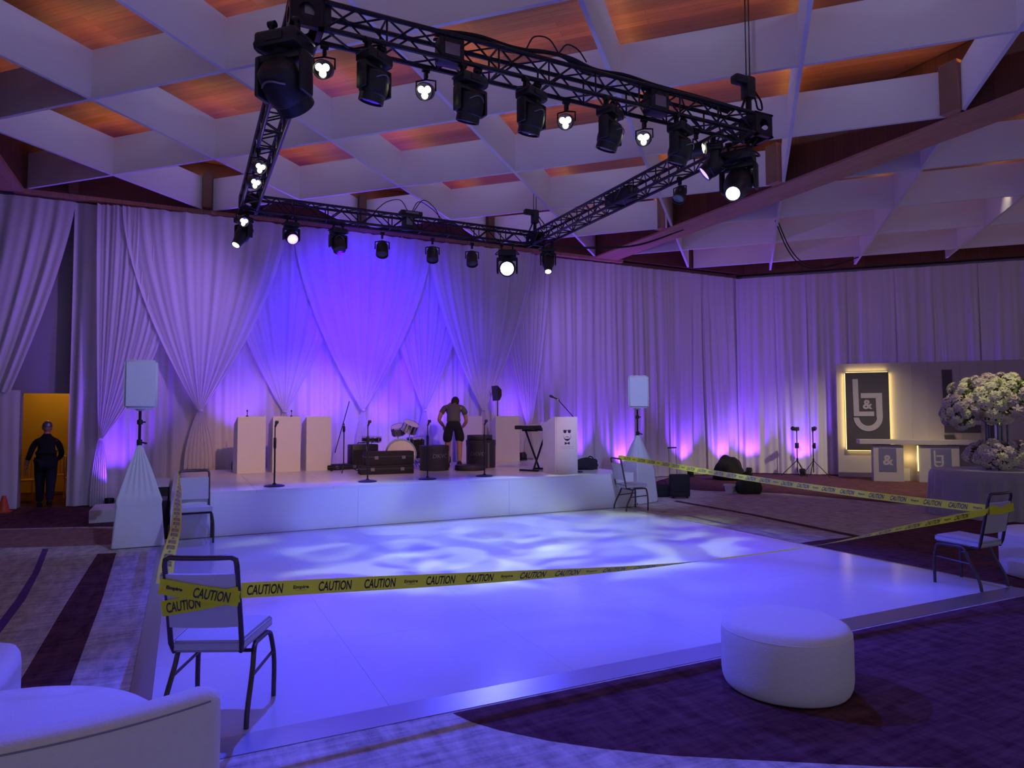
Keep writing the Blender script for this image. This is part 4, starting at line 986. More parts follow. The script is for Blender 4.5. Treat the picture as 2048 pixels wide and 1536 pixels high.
# ---------------------------------------------------------------- things on the stage
def stand_front(label, x, y, w, rz=0., h=1.09, d=.42):
    t = thing('music_stand_front', label, 'bandstand', (x, y, ST), rz, 'white bandstand fronts on the stage')
    bm = nb(); box(bm, (0, .008, h/2), (w, .016, h), .003); obj('front_panel', bm, M['white'], t)
    for s in (-1, 1):
        bm = nb(); prism(bm, [(0, 0), (d, 0), (d*.8, h*.86), (0, h-.002)], .016, Matrix.Translation((s*(w/2-.001)-.008+(-.008 if s > 0 else .008), .016, 0)) @ Matrix(((0, 1, 0, 0), (1, 0, 0, 0), (0, 0, 1, 0), (0, 0, 0, 1)))); obj('side_panel', bm, M['white'], t)
    bm = nb(); box(bm, (0, .16, h-.07), (w-.04, .34, .016), T=Matrix.Translation((0, .16, h-.07)) @ Matrix.Rotation(-.22, 4, 'X') @ Matrix.Translation((0, -.16, -h+.07))); obj('desk', bm, M['white'], t)
stand_front('leftmost of the row of three white bandstand fronts', 1.19, 13.95, .52, .12)
stand_front('middle one in the row of three white bandstand fronts', 1.84, 13.98, .54, .12)
stand_front('white bandstand front nearest the boom stand, last of the three', 2.46, 14.0, .50, .12)
stand_front('white bandstand front standing alone behind the charcoal drum case', 6.95, 14.6, .62, -.05)
stand_front('white bandstand front partly hidden behind the bending person', 6.18, 15.0, .55, -.1)
def gooseneck(label, x, y, z):
    t = thing('clip_microphone', label, 'microphone', (x, y, z), 0, 'small microphones on the bandstand fronts'); bm = nb()
    lathe(bm, [(.022, 0), (.022, .015), (.008, .02)], 10); tube(bm, [(0, 0, .01), (.004, 0, .06), (.0, -.01, .09)], .006, 6); obj('gooseneck', bm, M['blkm'], t, True)
    bm = nb(); lathe(bm, [(0, .085), (.012, .09), (.016, .115), (0, .13)], 10, Matrix.Translation((0, -.01, 0))); obj('capsule', bm, M['blk'], t, True)
gooseneck('small microphone on top of the leftmost white bandstand front', 1.10, 13.955, ST+1.09)
gooseneck('small microphone on top of the middle white bandstand front', 1.92, 13.985, ST+1.09)

def mic_stand(label, x, y, h=1.0):
    t = thing('microphone_stand', label, 'microphone stand', (x, y, ST), 0, 'straight microphone stands along the stage front')
    bm = nb(); lathe(bm, [(.0, 0), (.155, 0), (.155, .012), (.13, .022), (.03, .035), (.022, .05)], 28); obj('base', bm, M['blkm'], t, True)
    bm = nb(); tube(bm, [(0, 0, .03), (0, 0, h*.62)], .013, 10); lathe(bm, [(.014, h*.58), (.021, h*.60), (.021, h*.74), (.010, h*.76)], 12); tube(bm, [(0, 0, h*.74), (0, 0, h-.07)], .0085, 8); obj('pole', bm, M['blkm'], t, True)
    bm = nb(); tube(bm, [(0, 0, h-.08), (.012, -.015, h-.04), (.012, -.04, h)], [.014, .018, .022], 8); box(bm, (.022, -.03, h-.005), (.05, .05, .05), .012); obj('clip', bm, M['blk'], t, True)
mic_stand('straight microphone stand in front of the three white bandstand fronts', 1.29, 11.15)
mic_stand('straight microphone stand in front of the black amplifier and cases', 2.76, 11.2)
mic_stand('straight microphone stand in front of the left charcoal drum case', 3.79, 11.17)
mic_stand('straight microphone stand in front of the lettered right drum case', 4.89, 11.25)
t = thing('boom_stand', 'tall black tripod boom stand right of the three white bandstand fronts', 'microphone stand', (2.82, 13.35, ST))
bm = nb(); tube(bm, [(0, 0, .12), (0, 0, .95)], .011, 8); lathe(bm, [(.018, .78), (.026, .80), (.026, .88), (.016, .90)], 10); obj('pole', bm, M['blkm'], t, True)
bm = nb(); tube(bm, [(-.17, 0, .38), (.10, 0, 1.38)], .0085, 8); obj('boom_arm', bm, M['blkm'], t, True)
for a in (.2, 2.3, 4.4): bm = nb(); tube(bm, [(0, 0, .16), (.30*math.cos(a), .30*math.sin(a), .012)], .010, 6); obj('leg', bm, M['blkm'], t, True)

# lectern with the bearded face emblem
lt = thing('lectern', 'white lectern with sunglasses-beard-bow-tie emblem on its front', 'lectern', (6.50, 11.12, ST), .08)
bm = nb(); prism(bm, [(-.20, 0), (.28, 0), (.28, 1.065), (-.20, 1.065)], .02); obj('front_panel', bm, M['white'], lt)
for s in (-1, 1):
    bm = nb(); T_ = Matrix.Translation(((-.22 if s < 0 else .26), .02, 0)) @ Matrix(((0, 1, 0, 0), (1, 0, 0, 0), (0, 0, 1, 0), (0, 0, 0, 1)))
    prism(bm, [(0, 0), (.42, 0), (.43, .84), (.52, .93), (.50, .96), (.30, .97), (.10, 1.06), (0, 1.065)], .02, T_); obj('side_panel', bm, M['white'], lt)
bm = nb(); box(bm, (.03, .30, .95), (.44, .50, .018), T=Matrix.Translation((0, .30, .95)) @ Matrix.Rotation(-.27, 4, 'X') @ Matrix.Translation((0, -.30, -.95))); obj('reading_desk', bm, M['white'], lt)
em = nb(); yq = -.0012
def flat(bm, poly, o=(0, 0), k=1.): bm.faces.new([bm.verts.new((o[0]+x*k, yq, o[1]+z*k)) for x, z in poly])
ex, ez = .04, .73
for s in (-1, 1):
    flat(em, [(ex+s*.012, ez+.085), (ex+s*.088, ez+.09), (ex+s*.083, ez+.045), (ex+s*.07, ez+.028), (ex+s*.03, ez+.028), (ex+s*.018, ez+.045)])
flat(em, [(ex-.02, ez+.085), (ex+.02, ez+.085), (ex+.02, ez+.075), (ex-.02, ez+.075)])
n = 24
for k in range(n):
    a0_, a1_ = PI+PI*k/n, PI+PI*(k+1)/n
    def bo(a, e): return (ex+(.088-e*.8)*math.cos(a), ez-.005+(.115-e)*math.sin(a)*(1+.0*e)+(-.0))
    w0 = .006+.034*math.sin((a0_-PI))**3; w1 = .006+.034*math.sin((a1_-PI))**3
    flat(em, [bo(a0_, 0), bo(a1_, 0), bo(a1_, w1), bo(a0_, w0)])
for k in range(12):
    a0_, a1_ = PI*k/12, PI*(k+1)/12
    flat(em, [(ex+.052*math.cos(a), ez-.068+r*math.sin(a)) for a, r in ((a0_, .032), (a1_, .032), (a1_, .020), (a0_, .020))])
flat(em, [(ex-.012, ez-.082), (ex+.012, ez-.082), (ex+.008, ez-.10), (ex-.008, ez-.10)])
for s in (-1, 1): flat(em, [(ex, ez-.158), (ex+s*.055, ez-.135), (ex+s*.06, ez-.165), (ex+s*.055, ez-.192), (ex, ez-.172)])
obj('face_emblem', em, M['inkb'], lt)
em = nb()
for w, h_, dz in ((.30, .012, -.235), (.22, .009, -.265)):
    x_ = -w/2
    while x_ < w/2:
        l_ = .010+rnd.random()*.022; flat(em, [(ex+x_, ez+dz), (ex+x_+l_, ez+dz+.003), (ex+x_+l_, ez+dz+.003+h_*.4), (ex+x_, ez+dz+h_*(.4+.6*rnd.random()))]); x_ += l_+.006
obj('script_lines', em, M['inkg'], lt)
t = thing('lectern_microphone', 'black microphone on a boom rising from the lectern', 'microphone', (6.80, 11.30, ST))
bm = nb(); tube(bm, [(.05, 0, 0.01), (.05, 0, 1.0), (0, 0, 1.05), (-.36, 0, 1.40)], .009, 8); lathe(bm, [(0, 0), (.12, 0), (.12, .014), (.02, .03)], 20, Matrix.Translation((.05, 0, 0))); obj('stand', bm, M['blkm'], t, True)
bm = nb(); T_ = Matrix.Translation((-.36, 0, 1.40)) @ aim((-.9, 0, .36)); lathe(bm, [(.012, -.04), (.013, .10), (.024, .13), (.027, .16), (.018, .185), (0, .19)], 14, T_); obj('microphone', bm, M['blk'], t, True)
bm = nb(); lathe(bm, [(.016, -.02), (.018, 0), (.016, .02)], 12, T_); obj('ring', bm, M['chrome'], t, True)

# keyboard on its stand, music stand, bag
ks = thing('keyboard_stand', 'black folding X stand under the keyboard left of the lectern', 'keyboard stand', (6.34, 12.0, ST), .5)
for s in (-1, 1):
    bm = nb(); tube(bm, [(s*.26, .10*s, .02), (-s*.22, .10*s, .79)], .02, 8); tube(bm, [(s*.26, -.22, .02), (s*.26, .22, .02)], .018, 8); tube(bm, [(-s*.22, -.18, .80), (-s*.22, .18, .80)], .018, 8); obj('leg', bm, M['blkm'], ks, True)
kb = thing('keyboard', 'black electronic keyboard lying on the X stand beside the lectern', 'keyboard', (6.34, 12.0, ST+.822), .5)
bm = nb(); box(bm, (0, 0, .04), (1.05, .32, .075), .015); obj('body', bm, M['blk'], kb, True)
bm = nb()
for k in range(36): box(bm, (-.50+.0285*k, -.05, .08), (.026, .14, .008))
obj('keys', bm, M['white'], kb)
ms = thing('sheet_music_stand', 'black music stand seen edge-on above the lone white bandstand front', 'music stand', (6.80, 14.85, ST))
bm = nb(); tube(bm, [(0, 0, .05), (0, 0, 1.60)], .012, 8)
for a in (0, 2.1, 4.2): tube(bm, [(0, 0, .18), (.26*math.cos(a), .26*math.sin(a), .012)], .009, 6)
obj('pole', bm, M['blkm'], ms, True)
bm = nb(); prism(bm, [(-.02, 1.46), (-.055, 1.82), (-.02, 1.80), (.06, 1.72), (.065, 1.58), (.02, 1.48)], .34, Matrix.Translation((0, -.1, 0))); obj('desk', bm, M['blk'], ms)
bg = thing('gear_bag', 'dark crumpled bag on the stage end right of the lectern', 'bag', (7.35, 11.75, ST))
bm = nb(); tb = bmesh.new(); bmesh.ops.create_icosphere(tb, subdivisions=3, radius=1)
for v in tb.verts: v.co *= 1+.22*math.sin(v.co.x*5+1)*math.sin(v.co.y*4+2)*math.cos(v.co.z*5); v.co.z = max(v.co.z, -.55)
merge(bm, tb, Matrix.Translation((0, 0, .085)) @ Matrix.Diagonal((.26, .16, .155, 1))); obj('body', bm, M['blkf'], bg, True, 180)
bm = nb(); tube(bm, bez([(.02, 0, .16), (.08, 0, .26), (.16, .02, .24), (.18, 0, .12)], 6), .012, 6); obj('strap', bm, M['blkf'], bg, True)

# cases
def lettered_case(label, x, y, r, h, word, rz, lx=.0, lz=.5):
    t = thing('drum_case', label, 'drum case', (x, y, ST), rz, 'charcoal drum cases on the stage')
    bm = nb(); lathe(bm, [(0, 0), (r*.98, 0), (r, .02), (r, h*.80)], 40, cap=False); obj('body', bm, M['case'], t, True, 40)
    bm = nb(); lathe(bm, [(r+.006, h*.78), (r+.008, h*.80), (r+.008, h*.98), (r*.97, h), (0, h)], 40, cap=False); obj('lid', bm, M['case'], t, True, 40)
    if lx < 0: bm = nb(); box(bm, (r*.55, -r*.86, h*.45), (.045, .02, h*.9), .004, rz=.55); obj('strap', bm, M['rim'], t)
    if word:
        tb = text_bm(word, .115, .1, 1.05, .001)
        for v in tb.verts: a = (v.co.x+lx)/r; v.co = Vector((math.sin(a)*(r+.004), -math.cos(a)*(r+.004), h*lz+v.co.y))
        obj('lettering', tb, M['rim'], t)
lettered_case('left charcoal drum case in front of the drum kit, lettering on its right', 4.57, 13.05, .29, .50, 'DKVC', -.35, .13, .58)
lettered_case('large lettered drum case right of the bending person', 5.72, 13.35, .31, .585, 'DKVC', -.45, -.06, .50)
def roundcase(label, x, y, z, r, h, name='case_lid'):
    t = thing(name, label, 'case lid', (x, y, z), 0, 'round case lids on the stage'); bm = nb(); lathe(bm, [(0, 0), (r*.97, 0), (r, .012), (r, h-.012), (r*.97, h), (0, h)], 40); obj('shell', bm, M['case'], t, True, 40)
    bm = nb(); lathe(bm, [(r+.003, h*.1), (r+.006, h*.14), (r+.006, h*.2), (r+.003, h*.24)], 40, cap=False); obj('rim_band', bm, M['blk'], t, True)
roundcase('round charcoal lid lying on top of the large lettered drum case', 5.68, 13.32, ST+.586, .27, .10)
roundcase('round charcoal lid lying on the deck at the bending person\'s feet', 5.23, 12.75, ST, .31, .105)
def flightcase(label, x, y, z, s, rz, cor=True):
    t = thing('equipment_case', label, 'equipment case', (x, y, z), rz, 'long black cases on the stage'); bm = nb(); box(bm, (0, 0, s[2]/2), s, .012); obj('body', bm, M['blkf'], t, True, 40)
    bm = nb(); box(bm, (0, 0, s[2]*.62), (s[0]+.006, s[1]+.006, .02)); obj('edge_band', bm, M['case'], t)
    for k in (-1, 1): bm = nb(); box(bm, (k*s[0]*.28, -s[1]/2-.006, s[2]*.55), (.07, .014, .06), .004); obj('latch', bm, M['rim'], t)
flightcase('long low black case lying nearest the stage front', 3.48, 12.70, ST, (1.0, .36, .17), -.08)
flightcase('long black case stacked on the lower one in front of the bass drum', 3.53, 12.72, ST+.171, (.92, .34, .25), -.06)
flightcase('black wedge-like case lying behind the boom stand legs', 2.95, 14.2, ST, (.7, .4, .10), .3)
am = thing('guitar_amplifier', 'black amplifier standing left of the bass drum', 'amplifier', (3.42, 14.3, ST), .1)
bm = nb(); box(bm, (0, 0, .25), (.56, .34, .50), .015); obj('cabinet', bm, M['blk'], am, True, 40)
bm = nb(); box(bm, (-.02, -.172, .21), (.48, .006, .36)); obj('grille', bm, M['blkf'], am)
bm = nb(); box(bm, (.03, -.176, .25), (.035, .006, .48)); obj('trim_strip', bm, M['rim'], am)
bm = nb(); tube(bm, [(-.12, 0, .50), (-.11, 0, .53), (.11, 0, .53), (.12, 0, .50)], .012, 6); obj('handle', bm, M['blk'], am, True)
# drums
bd = thing('bass_drum', 'white bass drum standing on its side behind the long cases', 'drum', (4.02, 13.55, ST), -.25)
Ty = Matrix.Translation((0, 0, .32)) @ Matrix.Rotation(PI/2, 4, 'X')
bm = nb(); lathe(bm, [(.292, -.20), (.292, .20)], 40, Ty, cap=False); obj('shell', bm, M['white'], bd, True, 60)
bm = nb(); lathe(bm, [(0, .206), (.285, .204), (.287, -.204), (0, -.206)], 40, Ty, cap=False); obj('head', bm, M['drumhead'], bd, True, 30)
for s in (-1, 1):
    bm = nb(); lathe(bm, [(.289, s*.22), (.309, s*.22), (.309, s*.185), (.294, s*.185), (.289, s*.22)], 40, Ty, cap=False); obj('hoop', bm, M['chrome'], bd, True, 40)
for k in range(8):
    a = k*PI/4+.2; bm = nb(); tube(bm, [Ty @ Vector((.31*math.cos(a), .31*math.sin(a), .21)), Ty @ Vector((.31*math.cos(a), .31*math.sin(a), .06))], .008, 6); obj('tension_rod', bm, M['chrome'], bd, True)
for s in (-1, 1): bm = nb(); tube(bm, [(s*.27, -.1, .22), (s*.40, -.20, .01)], .010, 6); obj('leg', bm, M['chrome'], bd, True)
def drum(label, x, y, z, r, h, m, tilt=(0, 0), name='tom_drum', stand=True):
    t = thing(name, label, 'drum', (x, y, z), 0, 'drums of the kit'); T_ = Matrix.Rotation(tilt[0], 4, 'X') @ Matrix.Rotation(tilt[1], 4, 'Y')
    bm = nb(); lathe(bm, [(r, -h/2), (r, h/2)], 32, T_, cap=False); obj('shell', bm, M[m], t, True, 60)
    bm = nb(); lathe(bm, [(0, h/2+.004), (r*.98, h/2+.002), (r*.985, -h/2-.002), (0, -h/2-.004)], 32, T_, cap=False); obj('head', bm, M['drumhead'], t, True, 30)
    for s in (-1, 1):
        bm = nb(); lathe(bm, [(r*1.0, s*(h/2-.018)), (r*1.05, s*(h/2-.018)), (r*1.05, s*(h/2+.008)), (r*.98, s*(h/2+.008))], 32, T_, cap=False); obj('hoop', bm, M['chrome'], t, True, 40)
    for k in range(6):
        a = k*PI/3; bm = nb(); tube(bm, [T_ @ Vector((r*1.04*math.cos(a), r*1.04*math.sin(a), -h/2)), T_ @ Vector((r*1.04*math.cos(a), r*1.04*math.sin(a), h/2))], .007, 6); obj('tension_rod', bm, M['chrome'], t, True)
    if stand:
        bm = nb(); tube(bm, [(0, .03, -h/2), (0, .03, -z+ST+.2)], .012, 6)
        for a in (0.4, 2.5, 4.6): tube(bm, [(0, .03, -z+ST+.25), (.22*math.cos(a), .03+.22*math.sin(a), -z+ST+.01)], .009, 6)
        obj('stand', bm, M['chrome'], t, True)
drum('shiny chrome snare drum tilted on top of the bass drum', 4.28, 13.75, ST+.86, .17, .17, 'chrome', (.45, .25), 'snare_drum', True)
drum('second small tom behind the shiny snare on the bass drum', 4.12, 14.05, ST+.80, .15, .17, 'rim', (.3, -.3), 'tom_drum', True)
drum('dark shallow drum left of the bass drum top', 3.62, 14.35, ST+.60, .20, .10, 'blk', (0.05, 0), 'floor_drum', True)
drum('dark floor tom right of the bass drum', 4.47, 13.98, ST+.42, .19, .40, 'navy', (.06, 0), 'floor_tom', True)

# ---------------------------------------------------------------- uplights washing the drapes
UP = (.17, .035, 1.0)
def uplight(label, p, rz, d, power=60, col=UP, lit=True):
    t = thing('led_uplight', label, 'uplight', p, rz, 'uplights at the foot of the drapes')
    bm = nb(); box(bm, (0, 0, .02), (.16, .18, .04), .008)
    for s in (-1, 1): box(bm, (s*.095, 0, .08), (.012, .05, .14), .004)
    obj('bracket', bm, M['blk'], t, True)
    bm = nb(); T_ = Matrix.Translation((0, 0, .11)) @ Matrix.Rotation(-.25, 4, 'X'); lathe(bm, [(0, -.07), (.06, -.07), (.08, -.03), (.085, .075), (.078, .078), (.074, .06)], 20, T_, cap=False); h_ = obj('can', bm, M['blk'], t, True, 40)
    bm = nb(); lathe(bm, [(0, .066), (.074, .064)], 20, T_, cap=False); obj('lens', bm, M['e_purple'], h_)
    q = Vector(p)+Vector((0, 0, .21)); light('uplight_beam', 'SPOT', q, q+Vector(d), power, col, 84, .9, .04)
for (x, z, lab) in ((-1.25, FL, 'uplight at the foot of the drapes behind the white steps'), (1.0, ST, 'uplight hidden behind the leftmost white bandstand front'), (2.75, ST, 'uplight behind the boom microphone stand'),
                    (4.2, ST, 'uplight behind the drum kit'), (5.55, ST, 'uplight behind the bending person'), (7.55, ST, 'uplight behind the keyboard stand')):
    y = 15.0 if z == ST else 15.15
    uplight(lab, (x, y, z), 0, (0, .12, 1), 260)
for (x, lab) in ((9.3, 'uplight behind the right tripod scrim'), (10.9, 'uplight behind the black bag and suitcase'), (13.1, 'uplight behind the upright suitcase handle'), (14.5, 'uplight glowing left of the black covered heap')):
    uplight(lab, (x, 15.35, FL), 0, (0, .16, 1), 330)
for (s, lab) in ((.28, 'uplight glowing right of the black covered heap'), (1.75, 'uplight between the two light stands')):
    p = wallp(s, .42, FL); uplight(lab, p, -PI/4, Vector((R2*.16, R2*.16, 1)), 330)
for k, s in enumerate((4.4, 5.6, 6.8)):
    p = wallp(s, .235, FL); uplight('uplight standing hidden behind the grey backdrop, %s' % ('first from its left edge', 'behind the dark letters', 'behind the flowers')[k], p, -PI/4, Vector((R2*.05, R2*.05, 1)), 260)

# ---------------------------------------------------------------- bags and gear on the carpet right of the stage
b1 = thing('duffel_bag', 'low black bag on the carpet left of the upright suitcase', 'bag', (9.30, 11.85, FL), -.3)
bm = nb(); box(bm, (0, 0, .135), (.36, .26, .27), .05, seg=3); obj('body', bm, M['blkf'], b1, True, 60)
bm = nb(); tube(bm, bez([(-.10, -.05, .26), (-.08, -.05, .33), (.08, -.05, .33), (.10, -.05, .26)], 5), .010, 6); obj('handle', bm, M['blkf'], b1, True)
sc = thing('suitcase', 'black upright suitcase with its handle pulled out', 'suitcase', (9.47, 11.45, FL), -.35)
bm = nb(); box(bm, (0, 0, .27), (.40, .24, .47), .04, seg=3); obj('body', bm, M['blkf'], sc, True, 60)
bm = nb(); box(bm, (0, -.125, .30), (.32, .03, .30), .015); obj('pocket', bm, M['blkf'], sc, True, 60)
bm = nb()
for s in (-1, 1): tube(bm, [(-.10+s*.08, .09, .48), (-.12+s*.08, .09, 1.04)], .007, 6)
obj('handle_rail', bm, M['rim'], sc, True)
bm = nb(); box(bm, (-.12, .09, 1.06), (.20, .035, .03), .012); obj('handle', bm, M['blk'], sc, True)
for s in (-1, 1): bm = nb(); tube(bm, [(s*.15-.015, -.04, .025), (s*.15+.015, -.04, .025)], .025, 12); obj('wheel', bm, M['blk'], sc, True)
hp = thing('covered_heap', 'black cloth-covered heap of gear near the wall corner', 'covered gear', (13.45, 14.2, FL), -.4)
bm = nb(); tb = bmesh.new(); bmesh.ops.create_icosphere(tb, subdivisions=4, radius=1)
for v in tb.verts:
    v.co *= 1+.10*math.sin(v.co.x*6)*math.cos(v.co.y*5+v.co.z*3); v.co.z = max(v.co.z, -.2)
    if v.co.x < 0: v.co.z *= 1.0+.0*v.co.x
merge(bm, tb, Matrix.Translation((0, 0, .125)) @ Matrix.Diagonal((.42, .34, .52, 1))); obj('cover', bm, M['blkf'], hp, True, 180)
bk_ = thing('bucket', 'white plastic bucket on the carpet left of the olive bag', 'bucket', (11.08, 11.68, FL))
bm = nb(); lathe(bm, [(0, .004), (.085, .0), (.105, .16), (.135, .165), (.135, .20), (.118, .20), (.10, .17), (.08, .02), (0, .018)], 28, cap=False); obj('body', bm, M['stretch'], bk_, True, 40)
bm = nb(); tube(bm, [(.13*math.cos(a), .13*math.sin(a)*.5-.07, .13-.05*math.sin(a)) for a in [PI*k/10 for k in range(11)]], .005, 6); obj('handle', bm, M['rim'], bk_, True)
gb = thing('canvas_bag', 'olive green bag slumped on the carpet beside the white bucket', 'bag', (11.42, 11.45, FL), -.4)
bm = nb(); tb = bmesh.new(); bmesh.ops.create_icosphere(tb, subdivisions=3, radius=1)
for v in tb.verts: v.co *= 1+.15*math.sin(v.co.x*4+1)*math.cos(v.co.y*4); v.co.z = max(v.co.z, -.5)
merge(bm, tb, Matrix.Translation((0, 0, .13)) @ Matrix.Diagonal((.30, .20, .26, 1))); obj('body', bm, M['green'], gb, True, 180)
bm = nb(); tb = bmesh.new(); bmesh.ops.create_icosphere(tb, subdivisions=3, radius=1)
for v in tb.verts: v.co.z = max(v.co.z, -.8)
merge(bm, tb, Matrix.Translation((-.02, .05, .36)) @ Matrix.Diagonal((.11, .09, .13, 1))); obj('flap', bm, M['green'], gb, True, 180)
def light_stand(label, x, y, rz, flip):
    t = thing('light_stand', label, 'light stand', (x, y, FL), rz, 'photo light stands by the angled wall')
    bm = nb(); tube(bm, [(0, 0, .12), (0, 0, 1.28)], .014, 8); lathe(bm, [(.018, .42), (.026, .44), (.026, .50), (.018, .52)], 10); lathe(bm, [(.016, .82), (.024, .84), (.024, .90), (.014, .92)], 10); obj('pole', bm, M['blkm'], t, True)
    for a in (.3, 2.4, 4.5): bm = nb(); tube(bm, [(0, 0, .46), (.44*math.cos(a), .44*math.sin(a), .012)], .011, 6); obj('leg', bm, M['blkm'], t, True)
    bm = nb(); box(bm, (flip*.05, -.02, 1.36), (.18, .10, .11), .015); tube(bm, [(0, 0, 1.27), (0, 0, 1.34)], .02, 8); lathe(bm, [(.055, -.03), (.062, .05), (.05, .055)], 14, Matrix.Translation((flip*.15, -.02, 1.37)) @ aim((flip, -.3, .1))); obj('flash_head', bm, M['blk'], t, True, 40)
    bm = nb(); box(bm, (flip*.04, -.03, .88), (.10, .07, .16), .012); obj('battery_pack', bm, M['blk'], t, True, 40)
p = wallp(1.60, .72, 0); light_stand('left one of the two light stands before the angled drapes', p.x, p.y, 0, -1)
p = wallp(2.02, .80, 0); light_stand('light stand nearer the grey monogram backdrop', p.x, p.y, .6, 1)

# ---------------------------------------------------------------- monogram backdrop and bar
def wT(s, n, z): return frameT(wallp(s, n, z), E1, (0, 0, 1))     # local x along the wall, local y into the wall, z up
bd_ = thing('backdrop_wall', 'pale grey freestanding backdrop wall behind the white bar', 'backdrop', (0, 0, 0)); T = wT(0, .5, FL)
bm = nb(); box(bm, (6.6, .06, 1.61), (7.8, .12, 3.22), T=T); obj('panel', bm, M['panel'], bd_)
for s in (4.60, 4.99, 5.40, 5.78, 6.2, 6.6):
    bm = nb(); box(bm, (s, -.006, 1.61), (.022, .012, 3.20), T=T); obj('batten', bm, M['letter'], bd_)
LOGO_L = [(0, 0), (52, 0), (56, 298), (195, 298), (195, 340), (5, 340)]
LOGO_J = [(75, 130), (272, 130), (274, 345)] + [(138+136*math.cos(a), 345+132*math.sin(a)) for a in [PI*k/16 for k in range(1, 16)]] + [(2, 352), (52, 352)] + [(138-84*math.cos(a), 345+82*math.sin(a)) for a in [PI*k/14 for k in range(1, 14)]] + [(216, 345), (213, 176), (75, 176)]
def logo(parent, s0, n, ztop, k, mt, d=.03, names=('letter_l', 'letter_j')):
    for nm, poly in zip(names, (LOGO_L, LOGO_J)):
        bm = nb(); pts = [(x*.00272*k, -z*.0031*k) for x, z in poly]
        f = [bm.verts.new(wT(s0, n, ztop+FL) @ Vector((x, 0, z))) for x, z in pts]; face = bm.faces.new(f)
        r = bmesh.ops.extrude_face_region(bm, geom=[face]); vs = [g_ for g_ in r['geom'] if isinstance(g_, bmesh.types.BMVert)]
        bmesh.ops.translate(bm, verts=vs, vec=-E2*d)
        bmesh.ops.triangulate(bm, faces=[f_ for f_ in bm.faces if len(f_.verts) > 4]); obj(nm, bm, mt, parent)
def amp(parent, s, n, z, size, mt):
    tb = text_bm('&', size, 0, 1, .004*size*8); X = wT(s, n, z+FL) @ Matrix.Rotation(PI/2, 4, 'X')
    bmesh.ops.transform(tb, matrix=X, verts=tb.verts); obj('ampersand', tb, mt, parent)
sg = thing('monogram_sign', 'dark backlit sign with grey interlocked L and J initials and ampersand', 'sign', (0, 0, 0))
bm = nb(); box(bm, (3.47, -.09, 1.86), (1.10, .05, 2.2), T=T); obj('board', bm, M['board'], sg)
bm = nb()
for (s, z, a, b) in ((2.915, 1.86, .016, 2.16), (4.025, 1.86, .016, 2.16), (3.47, 2.965, 1.06, .016), (3.47, .755, 1.06, .016)): box(bm, (s, -.045, z), (a, .02, b), T=T)
obj('led_strip', bm, M['e_led'], sg)
logo(sg, 3.10, .63, 2.775, 1., M['letter'], .02); amp(sg, 3.46, .634, 2.04, .36, M['letter'])
for (s, z, w_, h_) in ((2.90, 1.86, .02, 2.1), (4.04, 1.86, .02, 2.1)):
    p = wallp(s, .555, z); q = wallp(s+(-.5 if s < 3.4 else .5), .50, z)
    lo = light('sign_halo_light', 'AREA', p, q, 3.4, (1, .70, .22), shape=(.04, 2.1))
    lo.rotation_euler = ((q-p).normalized()).to_track_quat('-Z', 'Y').to_euler()
p = wallp(3.47, .555, 2.985); light('sign_halo_light', 'AREA', p, p+Vector((0, 0, 1))-E2*.05, 1.4, (1, .70, .22), shape=(1.0, .04))
p = wallp(3.47, .555, .735); light('sign_halo_light', 'AREA', p, p-Vector((0, 0, 1))-E2*.05, 1.4, (1, .70, .22), shape=(1.0, .04))
bl_ = thing('large_monogram', 'oversized dark L and J initials mounted on the striped part of the backdrop', 'sign', (0, 0, 0))
logo(bl_, 5.34, .53, 2.99, 1.64, M['board'], .025)
br = thing('bar_counter', 'white bar counter with two sign-fronted pedestals before the backdrop', 'bar counter', (0, 0, 0)); T = wT(0, 1.8, FL)
bm = nb(); box(bm, (6.0, .30, 1.04), (5.84, .62, .115), .004, T=T); obj('counter_top', bm, M['panel'], br)
bm = nb(); box(bm, (3.76, .22, .475), (.71, .34, .95), .004, T=T); ped = obj('pedestal', bm, M['panel'], br)
bm = nb(); box(bm, (3.74, .046, .57), (.41, .01, .61), T=T); obj('sign_board', bm, M['blueboard'], ped); amp(ped, 3.74, 1.762, .55, .36, M['letter'])
bm = nb(); box(bm, (4.92, .22, .475), (.92, .34, .95), .004, T=T); ped = obj('pedestal', bm, M['panel'], br)
bm = nb(); box(bm, (4.97, .046, .57), (.46, .01, .61), T=T); obj('sign_board', bm, M['blueboard'], ped); logo(ped, 4.80, 1.762, .83, .30, M['letter'], .004)
bm = nb(); box(bm, (6.2, .40, .48), (5.4, .04, .96), T=T); obj('back_panel', bm, M['panel'], br)
bm = nb(); box(bm, (4.44, .035, .62), (.022, .012, .66), T=T); obj('led_strip', bm, M['e_led'], br)
p = wallp(4.3, 1.62, .6); light('bar_strip_light', 'POINT', p, p, 3, (1, .72, .25), radius=.05)
p = wallp(5.0, 1.0, .55); light('backdrop_fill_light', 'POINT', p, p, 9, (1, .72, .30), radius=.1)  # added unseen light behind the counter, warms the backdrop

